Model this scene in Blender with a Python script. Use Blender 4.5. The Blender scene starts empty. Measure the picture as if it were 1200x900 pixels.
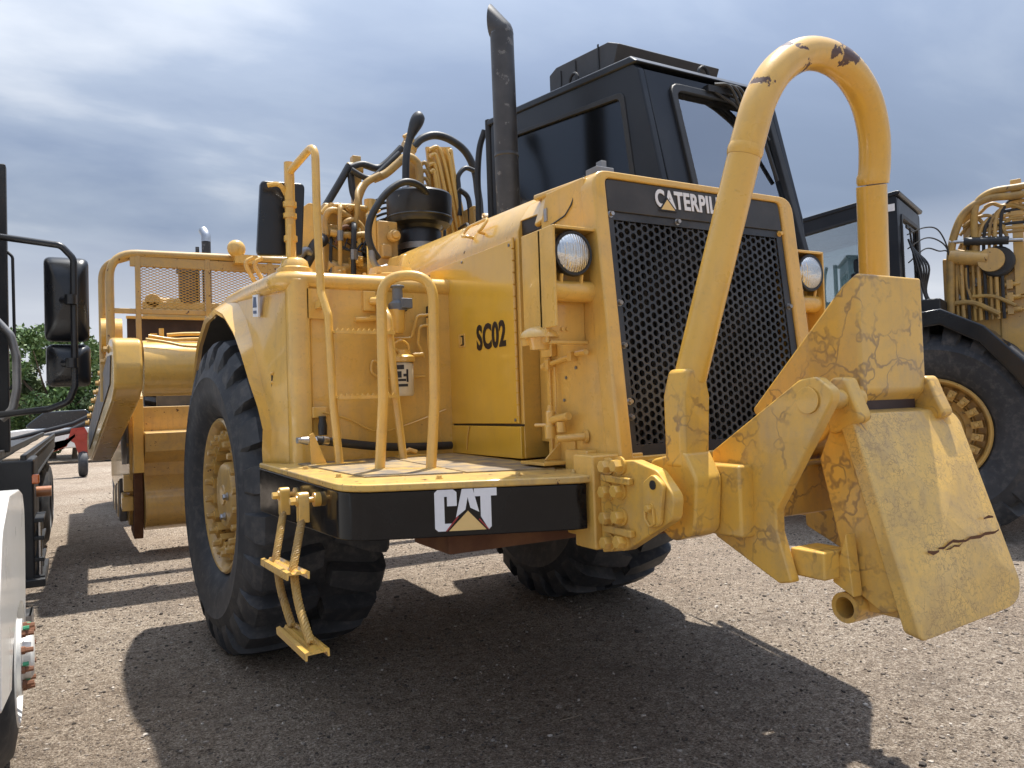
import bpy, bmesh, math, random
from math import radians, sin, cos, pi, atan2, sqrt
from mathutils import Vector as V, Matrix
import numpy as np

random.seed(7)
scene = bpy.context.scene
COL = scene.collection

# ------------------------------------------------------------------ camera
yaw, pitch, roll = radians(29.7), radians(1.5), radians(1.9)
fw = V((sin(yaw)*cos(pitch), cos(yaw)*cos(pitch), sin(pitch)))
rt = V((cos(yaw), -sin(yaw), 0)); up = rt.cross(fw)
r2 = cos(roll)*rt - sin(roll)*up; u2 = sin(roll)*rt + cos(roll)*up
cam_data = bpy.data.cameras.new('camera'); cam = bpy.data.objects.new('camera', cam_data); COL.objects.link(cam)
m3 = Matrix((r2, u2, -fw)).transposed()
cam.matrix_world = Matrix.Translation((-2.56, -5.48, 1.59)) @ m3.to_4x4()
cam_data.lens = 27.0; cam_data.sensor_width = 36.0; cam_data.clip_start = 0.05; cam_data.clip_end = 3000
scene.camera = cam

# ------------------------------------------------------------------ light
SUN = V((0.26, 0.21, 1.0)).normalized()
elev = math.asin(SUN.z); azim = atan2(SUN.x, SUN.y)
sd = bpy.data.lights.new('sun', 'SUN'); sun = bpy.data.objects.new('sun', sd); COL.objects.link(sun)
sd.energy = 3.3; sd.angle = radians(1.0); sd.color = (1.0, 0.95, 0.87)
sun.rotation_euler = (-SUN).to_track_quat('-Z', 'Y').to_euler()
sun.location = (3, 5, 14)
scene.view_settings.view_transform = 'Standard'; scene.view_settings.look = 'None'
scene.view_settings.exposure = 1.2; scene.view_settings.gamma = 1.0

def nd(nt, typ, **kw):
    n = nt.nodes.new(typ)
    for k, v in kw.items():
        if k.startswith('_'): setattr(n, k[1:], v)
        else:
            kk = int(k[1:]) if (k[0] == 'i' and k[1:].isdigit()) else k.replace('__', ' ')
            n.inputs[kk].default_value = v
    return n
def ramp(nt, src, stops, interp='LINEAR'):
    n = nt.nodes.new('ShaderNodeValToRGB'); cr = n.color_ramp; cr.interpolation = interp
    while len(cr.elements) < len(stops): cr.elements.new(0.5)
    for e, (p, c) in zip(cr.elements, stops):
        e.position = p; e.color = (*c, 1) if len(c) == 3 else c
    nt.links.new(src, n.inputs[0]); return n
def g(v): return (v, v, v)
def mixc(nt, fac, a, b, mode='MIX'):
    n = nt.nodes.new('ShaderNodeMix'); n.data_type = 'RGBA'; n.blend_type = mode; n.clamp_factor = True
    for s, x in ((0, fac), (6, a), (7, b)):
        if isinstance(x, (int, float)): n.inputs[s].default_value = x
        elif isinstance(x, tuple): n.inputs[s].default_value = (*x, 1) if len(x) == 3 else x
        else: nt.links.new(x, n.inputs[s])
    return n.outputs[2]
def mth(nt, op, a, b=0.0, c=None):
    n = nt.nodes.new('ShaderNodeMath'); n.operation = op
    for i, x in enumerate((a, b, c)):
        if x is None: continue
        if isinstance(x, (int, float)): n.inputs[i].default_value = x
        else: nt.links.new(x, n.inputs[i])
    return n.outputs[0]

# ------------------------------------------------------------------ sky
world = bpy.data.worlds.new('World'); scene.world = world; world.use_nodes = True
nt = world.node_tree; nt.nodes.clear()
out = nd(nt, 'ShaderNodeOutputWorld'); bg = nd(nt, 'ShaderNodeBackground')
sky = nt.nodes.new('ShaderNodeTexSky'); sky.sky_type = 'NISHITA'; sky.sun_disc = False
sky.sun_elevation = elev; sky.sun_rotation = azim; sky.air_density = 1.2; sky.dust_density = 2.0
clear = mixc(nt, 1.0, sky.outputs[0], (0.030, 0.030, 0.030), 'MULTIPLY')
tc = nt.nodes.new('ShaderNodeTexCoord'); sep = nt.nodes.new('ShaderNodeSeparateXYZ')
nt.links.new(tc.outputs['Generated'], sep.inputs[0])
zc = mth(nt, 'ADD', mth(nt, 'MAXIMUM', sep.outputs[2], 0.0), 0.16)
cx = nt.nodes.new('ShaderNodeCombineXYZ')
nt.links.new(mth(nt, 'DIVIDE', sep.outputs[0], zc), cx.inputs[0]); nt.links.new(mth(nt, 'DIVIDE', sep.outputs[1], zc), cx.inputs[1])
mp = nt.nodes.new('ShaderNodeMapping'); nt.links.new(cx.outputs[0], mp.inputs[0])
mp.inputs['Rotation'].default_value = (0, 0, radians(24)); mp.inputs['Scale'].default_value = (0.8, 1.5, 1); mp.inputs['Location'].default_value = (2.98, 2.2, 0)
n1 = nd(nt, 'ShaderNodeTexNoise', Scale=0.75, Detail=7.0, Roughness=0.52, Distortion=0.35); nt.links.new(mp.outputs[0], n1.inputs[0])
n2 = nd(nt, 'ShaderNodeTexNoise', Scale=0.35, Detail=3.0, Roughness=0.5); nt.links.new(mp.outputs[0], n2.inputs[0])
cloud = ramp(nt, n1.outputs[0], [(0.32, (0.145, 0.183, 0.262)), (0.45, (0.168, 0.208, 0.290)), (0.56, (0.232, 0.272, 0.345)), (0.72, (0.46, 0.48, 0.51))]).outputs[0]
cover = ramp(nt, n2.outputs[0], [(0.25, g(0.55)), (0.6, g(0.95))]).outputs[0]
mixd = mixc(nt, cover, clear, cloud)
# pale haze low over the horizon, the cloud sheet brighter towards the zenith and round the veiled sun
hz = ramp(nt, sep.outputs[2], [(0.0, g(0.85)), (0.09, g(0.48)), (0.22, g(0.0))]).outputs[0]
mixd = mixc(nt, hz, mixd, (0.74, 0.75, 0.78))
dt = nt.nodes.new('ShaderNodeVectorMath'); dt.operation = 'DOT_PRODUCT'; nt.links.new(tc.outputs['Generated'], dt.inputs[0]); dt.inputs[1].default_value = SUN
veil = mth(nt, 'MULTIPLY', mth(nt, 'POWER', mth(nt, 'MAXIMUM', dt.outputs['Value'], 0.0), 6.0), 1.0)
gain = mth(nt, 'ADD', mth(nt, 'ADD', 0.52, mth(nt, 'MULTIPLY', mth(nt, 'MAXIMUM', sep.outputs[2], 0.0), 1.45)), veil)
sc_ = nt.nodes.new('ShaderNodeVectorMath'); sc_.operation = 'SCALE'; nt.links.new(mixd, sc_.inputs[0]); nt.links.new(gain, sc_.inputs['Scale'])
nt.links.new(sc_.outputs[0], bg.inputs[0]); bg.inputs[1].default_value = 1.0
nt.links.new(bg.outputs[0], out.inputs[0])

# ------------------------------------------------------------------ materials
MT = {}
def newmat(name):
    m = bpy.data.materials.new(name); m.use_nodes = True; nt = m.node_tree
    b = nt.nodes['Principled BSDF']; MT[name] = m
    t = nt.nodes.new('ShaderNodeTexCoord')
    return m, nt, b, t.outputs['Object']
def noise(nt, co, scale, detail=4.0, rough=0.55, dist=0.0):
    n = nd(nt, 'ShaderNodeTexNoise', Scale=scale, Detail=detail, Roughness=rough, Distortion=dist); nt.links.new(co, n.inputs['Vector']); return n.outputs[0]
def bump(nt, b, h, strength, dist=0.01):
    n = nd(nt, 'ShaderNodeBump', Strength=strength, Distance=dist); nt.links.new(h, n.inputs['Height']); nt.links.new(n.outputs[0], b.inputs['Normal']); return n
def step(nt, v, a, b): return ramp(nt, v, [(a, g(0)), (b, g(1))]).outputs[0]

def yellow(name, c1, c2, dirt=0.30, chips=0.735, crack=0.0, cscale=11.0, cmask=0.42, rough=0.27, wear=None, coat=0.5):
    m, nt, b, co = newmat(name)
    col = mixc(nt, step(nt, noise(nt, co, 1.7, 5), 0.35, 0.68), c1, c2)
    col = mixc(nt, mth(nt, 'MULTIPLY', step(nt, noise(nt, co, 6.5, 6, 0.65, 0.6), 0.46, 0.72), dirt), col, (0.30, 0.215, 0.12))
    mpp = nt.nodes.new('ShaderNodeMapping'); nt.links.new(co, mpp.inputs[0]); mpp.inputs['Scale'].default_value = (14, 14, 1.1)
    col = mixc(nt, mth(nt, 'MULTIPLY', step(nt, noise(nt, mpp.outputs[0], 1.6, 3), 0.52, 0.75), dirt*0.8), col, (0.34, 0.22, 0.10))
    col = mixc(nt, mth(nt, 'MULTIPLY', step(nt, noise(nt, co, 55, 6, 0.7), 0.56, 0.72), dirt*1.2), col, (0.30, 0.20, 0.09))
    hgt = noise(nt, co, 140, 2)
    if crack:
        vo = nd(nt, 'ShaderNodeTexVoronoi', Scale=cscale, _feature='DISTANCE_TO_EDGE')
        wn = nd(nt, 'ShaderNodeTexNoise', Scale=cscale*0.8, Detail=4.0); nt.links.new(co, wn.inputs[0])
        vm = nt.nodes.new('ShaderNodeVectorMath'); vm.operation = 'MULTIPLY_ADD'; nt.links.new(wn.outputs['Color'], vm.inputs[0])
        vm.inputs[1].default_value = (4.2/cscale, 4.2/cscale, 4.2/cscale); nt.links.new(co, vm.inputs[2]); nt.links.new(vm.outputs[0], vo.inputs['Vector'])
        lines = ramp(nt, vo.outputs['Distance'], [(0.0, g(1)), (0.03, g(0.85)), (0.075, g(0))]).outputs[0]
        msk = step(nt, noise(nt, co, 3.4, 6, 0.68), cmask, cmask+0.15)
        col = mixc(nt, mth(nt, 'MULTIPLY', mth(nt, 'MULTIPLY', lines, msk), crack), col, (0.25, 0.145, 0.055))
        col = mixc(nt, mth(nt, 'MULTIPLY', step(nt, noise(nt, co, 4.0, 6, 0.7, 0.4), 0.47, 0.64), 0.55*crack), col, (0.42, 0.29, 0.135))
    ch = step(nt, noise(nt, co, 21, 6, 0.62), chips, chips+0.012)
    if wear:   # bare primer showing where the paint is rubbed off, by height
        sp = nt.nodes.new('ShaderNodeSeparateXYZ'); nt.links.new(co, sp.inputs[0])
        hh = ramp(nt, mth(nt, 'DIVIDE', mth(nt, 'SUBTRACT', sp.outputs[2], wear[0]), wear[1]), [(0, g(0)), (1, g(1))]).outputs[0]
        mw = nt.nodes.new('ShaderNodeMapping'); nt.links.new(co, mw.inputs[0]); mw.inputs['Scale'].default_value = wear[2]
        w = step(nt, mth(nt, 'ADD', noise(nt, mw.outputs[0], 7, 6, 0.62, 0.3), mth(nt, 'MULTIPLY', hh, 0.16)), 0.735, 0.75)
        ch = mth(nt, 'MAXIMUM', ch, mth(nt, 'MULTIPLY', w, step(nt, hh, 0.02, 0.1)))
    col = mixc(nt, ch, col, (0.085, 0.036, 0.022))
    nt.links.new(col, b.inputs['Base Color'])
    r = mth(nt, 'MULTIPLY_ADD', noise(nt, co, 5, 4), 0.22, rough-0.08)
    nt.links.new(mth(nt, 'ADD', r, mth(nt, 'MULTIPLY', ch, 0.4)), b.inputs['Roughness'])
    b.inputs['Coat Weight'].default_value = coat; b.inputs['Coat Roughness'].default_value = 0.07
    h2 = mth(nt, 'ADD', mth(nt, 'MULTIPLY', hgt, 0.06), mth(nt, 'MULTIPLY', noise(nt, co, 3.2, 2), 1.0))
    h2 = mth(nt, 'SUBTRACT', h2, mth(nt, 'MULTIPLY', ch, 0.15))
    bump(nt, b, h2, 0.22, 0.02)
    return m
Y1, Y2 = (0.68, 0.402, 0.072), (0.725, 0.445, 0.112)
yellow('yellow', Y1, Y2)
yellow('yellow_gloss', (0.69, 0.405, 0.040), (0.73, 0.44, 0.06), dirt=0.10, chips=0.80, rough=0.20, coat=0.6)
yellow('yellow_deck', (0.66, 0.42, 0.09), (0.60, 0.385, 0.11), dirt=0.7, chips=0.64, rough=0.5)
yellow('yellow_block', (0.70, 0.405, 0.058), (0.745, 0.445, 0.09), dirt=0.25, crack=0.85, cscale=5.5, cmask=0.40, rough=0.42, chips=0.76)
yellow('yellow_push', (0.71, 0.425, 0.08), (0.76, 0.485, 0.125), dirt=0.55, crack=0.6, cscale=27.0, cmask=0.42, rough=0.46, chips=0.745)
yellow('yellow_bail', (0.70, 0.405, 0.058), (0.745, 0.445, 0.09), dirt=0.2, wear=(2.45, 0.45, (1, 1, 1)), chips=0.76)
yellow('yellow_rail', (0.44, 0.265, 0.07), (0.50, 0.315, 0.09), dirt=0.5, chips=0.66, rough=0.45)
yellow('yellow_dirty', (0.52, 0.31, 0.07), (0.60, 0.38, 0.12), dirt=0.55, chips=0.67, rough=0.5)

def simple(name, c1, c2=None, rough=0.5, metal=0.0, scale=6.0, bstr=0.1, bscale=60, coat=0.0, chip=None, spec=None):
    m, nt, b, co = newmat(name)
    c2 = c2 or c1
    col = mixc(nt, step(nt, noise(nt, co, scale, 5, 0.6), 0.38, 0.66), c1, c2)
    if chip: col = mixc(nt, step(nt, noise(nt, co, chip[0], 6, 0.65), chip[1], chip[1]+0.02), col, chip[2])
    nt.links.new(col, b.inputs['Base Color'])
    nt.links.new(mth(nt, 'MULTIPLY_ADD', noise(nt, co, scale*1.7, 4), 0.2, rough-0.1), b.inputs['Roughness'])
    b.inputs['Metallic'].default_value = metal; b.inputs['Coat Weight'].default_value = coat; b.inputs['Coat Roughness'].default_value = 0.1
    if spec is not None: b.inputs['Specular IOR Level'].default_value = spec
    bump(nt, b, noise(nt, co, bscale, 3), bstr, 0.004)
    return m
simple('black_gloss', (0.004, 0.0045, 0.006), (0.008, 0.009, 0.011), rough=0.15, scale=4, bscale=5, bstr=0.45, coat=0.0, spec=0.28, chip=(9, 0.70, (0.075, 0.085, 0.10)))
simple('cab_black', (0.010, 0.012, 0.017), (0.016, 0.019, 0.025), rough=0.36, scale=2, bscale=4, bstr=0.25, coat=0.0, spec=0.3)
simple('fender_black', (0.008, 0.009, 0.011), (0.013, 0.014, 0.017), rough=0.22, scale=3, bscale=4, bstr=0.3, spec=0.5)
simple('deck_grip', (0.16, 0.13, 0.10), (0.40, 0.27, 0.10), rough=0.7, scale=9, bscale=120, bstr=0.6)
simple('cab_trim', (0.010, 0.011, 0.013), (0.017, 0.018, 0.02), rough=0.55)
simple('ac_grey', (0.030, 0.030, 0.032), (0.040, 0.040, 0.042), rough=0.55)
simple('plate_black', (0.030, 0.029, 0.029), (0.045, 0.043, 0.042), rough=0.45, scale=7, chip=(18, 0.72, (0.09, 0.09, 0.09)))
simple('grille_black', (0.034, 0.037, 0.042), (0.055, 0.058, 0.064), rough=0.36, metal=0.3, scale=5)
simple('radiator', (0.010, 0.009, 0.008), (0.030, 0.024, 0.018), rough=0.8, scale=3)
simple('stack_black', (0.034, 0.034, 0.036), (0.055, 0.055, 0.057), rough=0.45, scale=6, chip=(13, 0.61, (0.13, 0.13, 0.13)), bscale=25)
simple('pot_black', (0.010, 0.011, 0.014), (0.020, 0.021, 0.026), rough=0.36, chip=(26, 0.70, (0.22, 0.22, 0.22)))
simple('hose', (0.016, 0.017, 0.019), (0.030, 0.031, 0.033), rough=0.5, bscale=180)
simple('hose_yellow', (0.45, 0.28, 0.075), (0.28, 0.18, 0.07), rough=0.5, chip=(14, 0.66, (0.10, 0.06, 0.03)))
simple('steel', (0.55, 0.55, 0.55), (0.42, 0.42, 0.43), rough=0.32, metal=1.0)
simple('steel_dull', (0.22, 0.22, 0.225), (0.30, 0.30, 0.30), rough=0.5, metal=0.85)
simple('grey_cap', (0.10, 0.11, 0.125), (0.15, 0.16, 0.17), rough=0.4)
simple('rust', (0.10, 0.042, 0.022), (0.16, 0.075, 0.035), rough=0.85)
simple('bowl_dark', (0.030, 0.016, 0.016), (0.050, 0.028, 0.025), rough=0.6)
simple('bowl_steel', (0.10, 0.10, 0.105), (0.16, 0.15, 0.145), rough=0.55, metal=0.3, chip=(8, 0.60, (0.28, 0.18, 0.06)))
simple('wood', (0.20, 0.155, 0.11), (0.30, 0.24, 0.18), rough=0.75, bscale=30, bstr=0.3)
simple('white_paint', (0.80, 0.80, 0.78), (0.74, 0.74, 0.71), rough=0.30, coat=0.4, scale=2)
simple('white_decal', (0.74, 0.75, 0.78), (0.66, 0.67, 0.70), rough=0.4, chip=(34, 0.69, (0.05, 0.05, 0.06)))
simple('white_sign', (0.74, 0.74, 0.75), (0.68, 0.68, 0.70), rough=0.4)
simple('decal_yellow', (0.72, 0.50, 0.20), (0.66, 0.46, 0.18), rough=0.4, chip=(30, 0.70, (0.04, 0.03, 0.02)))
simple('decal_red', (0.30, 0.03, 0.03), rough=0.5)
simple('decal_blue', (0.06, 0.09, 0.16), (0.10, 0.13, 0.20), rough=0.5)
simple('decal_black', (0.012, 0.010, 0.010), (0.02, 0.016, 0.015), rough=0.45)
simple('red_paint', (0.40, 0.055, 0.035), (0.32, 0.045, 0.03), rough=0.45, chip=(12, 0.66, (0.12, 0.05, 0.03)))
simple('orange_lens', (0.60, 0.13, 0.02), rough=0.25, coat=0.5)
simple('amber_lens', (0.38, 0.14, 0.04), rough=0.3, coat=0.5)
simple('green_cap', (0.05, 0.30, 0.16), rough=0.5)
simple('copper_nut', (0.24, 0.11, 0.06), (0.16, 0.07, 0.04), rough=0.6, metal=0.3)
simple('plastic_black', (0.008, 0.009, 0.011), (0.014, 0.015, 0.018), rough=0.30, scale=3, bscale=3, bstr=0.02)
simple('pickup_paint', (0.02, 0.022, 0.026), rough=0.25, coat=0.5)
simple('bark', (0.09, 0.065, 0.045), (0.14, 0.11, 0.08), rough=0.9, bscale=30, bstr=0.5)
simple('seat', (0.03, 0.03, 0.033), rough=0.8)
simple('filter_white', (0.66, 0.58, 0.42), (0.58, 0.50, 0.34), rough=0.4)

def rubber():
    m, nt, b, co = newmat('rubber')
    col = mixc(nt, step(nt, noise(nt, co, 3.5, 6, 0.65), 0.38, 0.70), (0.022, 0.025, 0.031), (0.052, 0.054, 0.060))
    col = mixc(nt, mth(nt, 'MULTIPLY', step(nt, noise(nt, co, 14, 6, 0.7), 0.50, 0.70), 0.6), col, (0.105, 0.098, 0.090))
    nt.links.new(col, b.inputs['Base Color']); b.inputs['Roughness'].default_value = 0.62
    bump(nt, b, mth(nt, 'ADD', noise(nt, co, 45, 5), mth(nt, 'MULTIPLY', noise(nt, co, 5, 3), 2.0)), 0.25, 0.006)
rubber()
def glass(name, tint, rough=0.02, refl=1.0, base=0.0):
    m = bpy.data.materials.new(name); m.use_nodes = True; nt = m.node_tree; nt.nodes.clear(); MT[name] = m
    o = nd(nt, 'ShaderNodeOutputMaterial'); t = nd(nt, 'ShaderNodeBsdfTransparent'); gl = nd(nt, 'ShaderNodeBsdfGlossy')
    t.inputs[0].default_value = (*tint, 1); gl.inputs['Roughness'].default_value = rough; gl.inputs[0].default_value = (0.95, 0.97, 1, 1)
    fr = nd(nt, 'ShaderNodeFresnel', IOR=1.55); mx = nt.nodes.new('ShaderNodeMixShader')
    nt.links.new(mth(nt, 'MULTIPLY_ADD', fr.outputs[0], refl, base), mx.inputs[0]); nt.links.new(t.outputs[0], mx.inputs[1]); nt.links.new(gl.outputs[0], mx.inputs[2]); nt.links.new(mx.outputs[0], o.inputs[0])
glass('glass_dark', (0.02, 0.03, 0.055), rough=0.14, refl=0.35, base=0.06)
glass('glass_clear', (0.70, 0.78, 0.78), refl=1.2, base=0.30)
def lens():
    m, nt, b, co = newmat('lamp_lens')
    w = nd(nt, 'ShaderNodeTexWave', Scale=26.0, Distortion=0.4); nt.links.new(co, w.inputs[0])
    b.inputs['Base Color'].default_value = (0.60, 0.60, 0.58, 1); b.inputs['Metallic'].default_value = 0.8; b.inputs['Roughness'].default_value = 0.18
    b.inputs['Coat Weight'].default_value = 1.0; b.inputs['Coat Roughness'].default_value = 0.03
    bump(nt, b, mth(nt, 'ADD', w.outputs[0], mth(nt, 'MULTIPLY', noise(nt, co, 14, 3), 5.0)), 0.30, 0.012)
lens()
def mirror_mat():
    m, nt, b, co = newmat('mirror_glass'); b.inputs['Metallic'].default_value = 1; b.inputs['Base Color'].default_value = (0.8, 0.82, 0.85, 1); b.inputs['Roughness'].default_value = 0.05
    bump(nt, b, noise(nt, co, 3), 0.02)
mirror_mat()
def leafmat(name, a, c):
    m, nt, b, co = newmat(name)
    oi = nt.nodes.new('ShaderNodeNewGeometry')
    col = mixc(nt, oi.outputs['Random Per Island'], a, c)
    col = mixc(nt, mth(nt, 'MULTIPLY', step(nt, noise(nt, co, 0.9, 3), 0.4, 0.65), 0.5), col, (c[0]*1.3, c[1]*1.15, c[2]*1.1))
    nt.links.new(col, b.inputs['Base Color']); b.inputs['Roughness'].default_value = 0.6
    b.inputs['Transmission Weight'].default_value = 0.0; b.inputs['Subsurface Weight'].default_value = 0.0
leafmat('leaf', (0.05, 0.10, 0.028), (0.12, 0.20, 0.06))
leafmat('leaf_pale', (0.07, 0.11, 0.04), (0.15, 0.20, 0.09))
def groundmat():
    m, nt, b, co = newmat('gravel')
    fine = noise(nt, co, 70, 9, 0.78); med = noise(nt, co, 17, 8, 0.7)
    f = mth(nt, 'ADD', mth(nt, 'MULTIPLY', fine, 0.7), mth(nt, 'MULTIPLY', med, 0.3))
    col = ramp(nt, f, [(0.38, (0.060, 0.046, 0.035)), (0.455, (0.215, 0.174, 0.136)), (0.525, (0.41, 0.345, 0.28)), (0.59, (0.70, 0.63, 0.545))]).outputs[0]
    hsum = mth(nt, 'MULTIPLY', f, 2.4)
    for sc_v, keep, size in ((62.0, 0.62, 0.46), (30.0, 0.80, 0.42), (120.0, 0.55, 0.46)):
        vo = nd(nt, 'ShaderNodeTexVoronoi', Scale=sc_v, Randomness=1.0); nt.links.new(co, vo.inputs['Vector'])
        s1 = nt.nodes.new('ShaderNodeSeparateColor'); nt.links.new(vo.outputs['Color'], s1.inputs[0])
        pc = ramp(nt, s1.outputs[0], [(0.0, (0.075, 0.056, 0.044)), (0.5, (0.20, 0.16, 0.128)), (0.85, (0.36, 0.31, 0.26)), (1.0, (0.62, 0.56, 0.49))]).outputs[0]
        dd = ramp(nt, vo.outputs['Distance'], [(size-0.16, g(1)), (size, g(0))]).outputs[0]
        kp = ramp(nt, s1.outputs[1], [(keep, g(0)), (keep+0.02, g(1))]).outputs[0]
        mk = mth(nt, 'MULTIPLY', dd, kp)
        col = mixc(nt, mth(nt, 'MULTIPLY', mk, 0.9), col, pc); hsum = mth(nt, 'ADD', hsum, mth(nt, 'MULTIPLY', mk, 22.0/sc_v))
    big = noise(nt, co, 0.33, 5, 0.6, 0.4); mid = noise(nt, co, 2.2, 6, 0.65)
    col = mixc(nt, step(nt, big, 0.36, 0.66), mixc(nt, 1.0, col, (0.98, 0.91, 0.84), 'MULTIPLY'), mixc(nt, 1.0, col, (1.30, 1.28, 1.24), 'MULTIPLY'))
    col = mixc(nt, mth(nt, 'MULTIPLY', step(nt, mid, 0.50, 0.70), 0.45), col, (0.17, 0.135, 0.108))
    nt.links.new(col, b.inputs['Base Color']); b.inputs['Roughness'].default_value = 0.92; b.inputs['Specular IOR Level'].default_value = 0.2
    bump(nt, b, mth(nt, 'ADD', hsum, mth(nt, 'MULTIPLY', noise(nt, co, 6, 6, 0.7), 1.2)), 1.0, 0.024)
groundmat()
def stonemat():
    m, nt, b, co = newmat('stone')
    gi = nt.nodes.new('ShaderNodeNewGeometry')
    c = ramp(nt, gi.outputs['Random Per Island'], [(0, (0.05, 0.041, 0.034)), (0.5, (0.15, 0.122, 0.098)), (0.85, (0.28, 0.24, 0.20)), (1, (0.50, 0.45, 0.39))]).outputs[0]
    nt.links.new(c, b.inputs['Base Color']); b.inputs['Roughness'].default_value = 0.9
stonemat()
# ------------------------------------------------------------------ mesh helpers
def fil(pts, r, n=6):
    """round the corners of a polyline"""
    pts = [V(p) for p in pts]; outp = [pts[0]]
    for i in range(1, len(pts)-1):
        a, b, c = pts[i-1], pts[i], pts[i+1]
        d1 = (a-b); d2 = (c-b); l1, l2 = d1.length, d2.length
        if l1 < 1e-6 or l2 < 1e-6: continue
        d1 /= l1; d2 /= l2; ang = d1.angle(d2)
        if ang > pi-0.05: outp.append(b); continue
        t = min(r/math.tan(ang/2), l1*0.49, l2*0.49)
        p, q = b+d1*t, b+d2*t
        for k in range(n+1):
            s = k/n; outp.append((1-s)**2*p + 2*s*(1-s)*b + s*s*q)
    outp.append(pts[-1]); return outp
def rpoly(pts, r, n=4):
    """closed 2D polygon with rounded corners; r number or list"""
    N_ = len(pts); o = []
    for i in range(N_):
        a, b, c = V(pts[i-1]), V(pts[i]), V(pts[(i+1) % N_]); rr = r[i] if isinstance(r, (list, tuple)) else r
        d1 = (a-b).normalized(); d2 = (c-b).normalized(); ang = d1.angle(d2)
        if rr <= 0 : o += [tuple(b)]*1 ; continue
        t = min(rr/math.tan(ang/2), (a-b).length*.49, (c-b).length*.49); p, q = b+d1*t, b+d2*t
        for k in range(n+1):
            s = k/n; o.append(tuple((1-s)**2*p + 2*s*(1-s)*b + s*s*q))
    return o
def spline(pts, n=8):
    pts = [V(p) for p in pts]; P = [pts[0]*2-pts[1]] + pts + [pts[-1]*2-pts[-2]]; o = []
    for i in range(1, len(P)-2):
        a, b, c, d = P[i-1:i+3]
        for k in range(n):
            t = k/n; o.append(0.5*((2*b)+(c-a)*t+(2*a-5*b+4*c-d)*t*t+(3*b-a-3*c+d)*t**3))
    o.append(pts[-1]); return o

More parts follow.
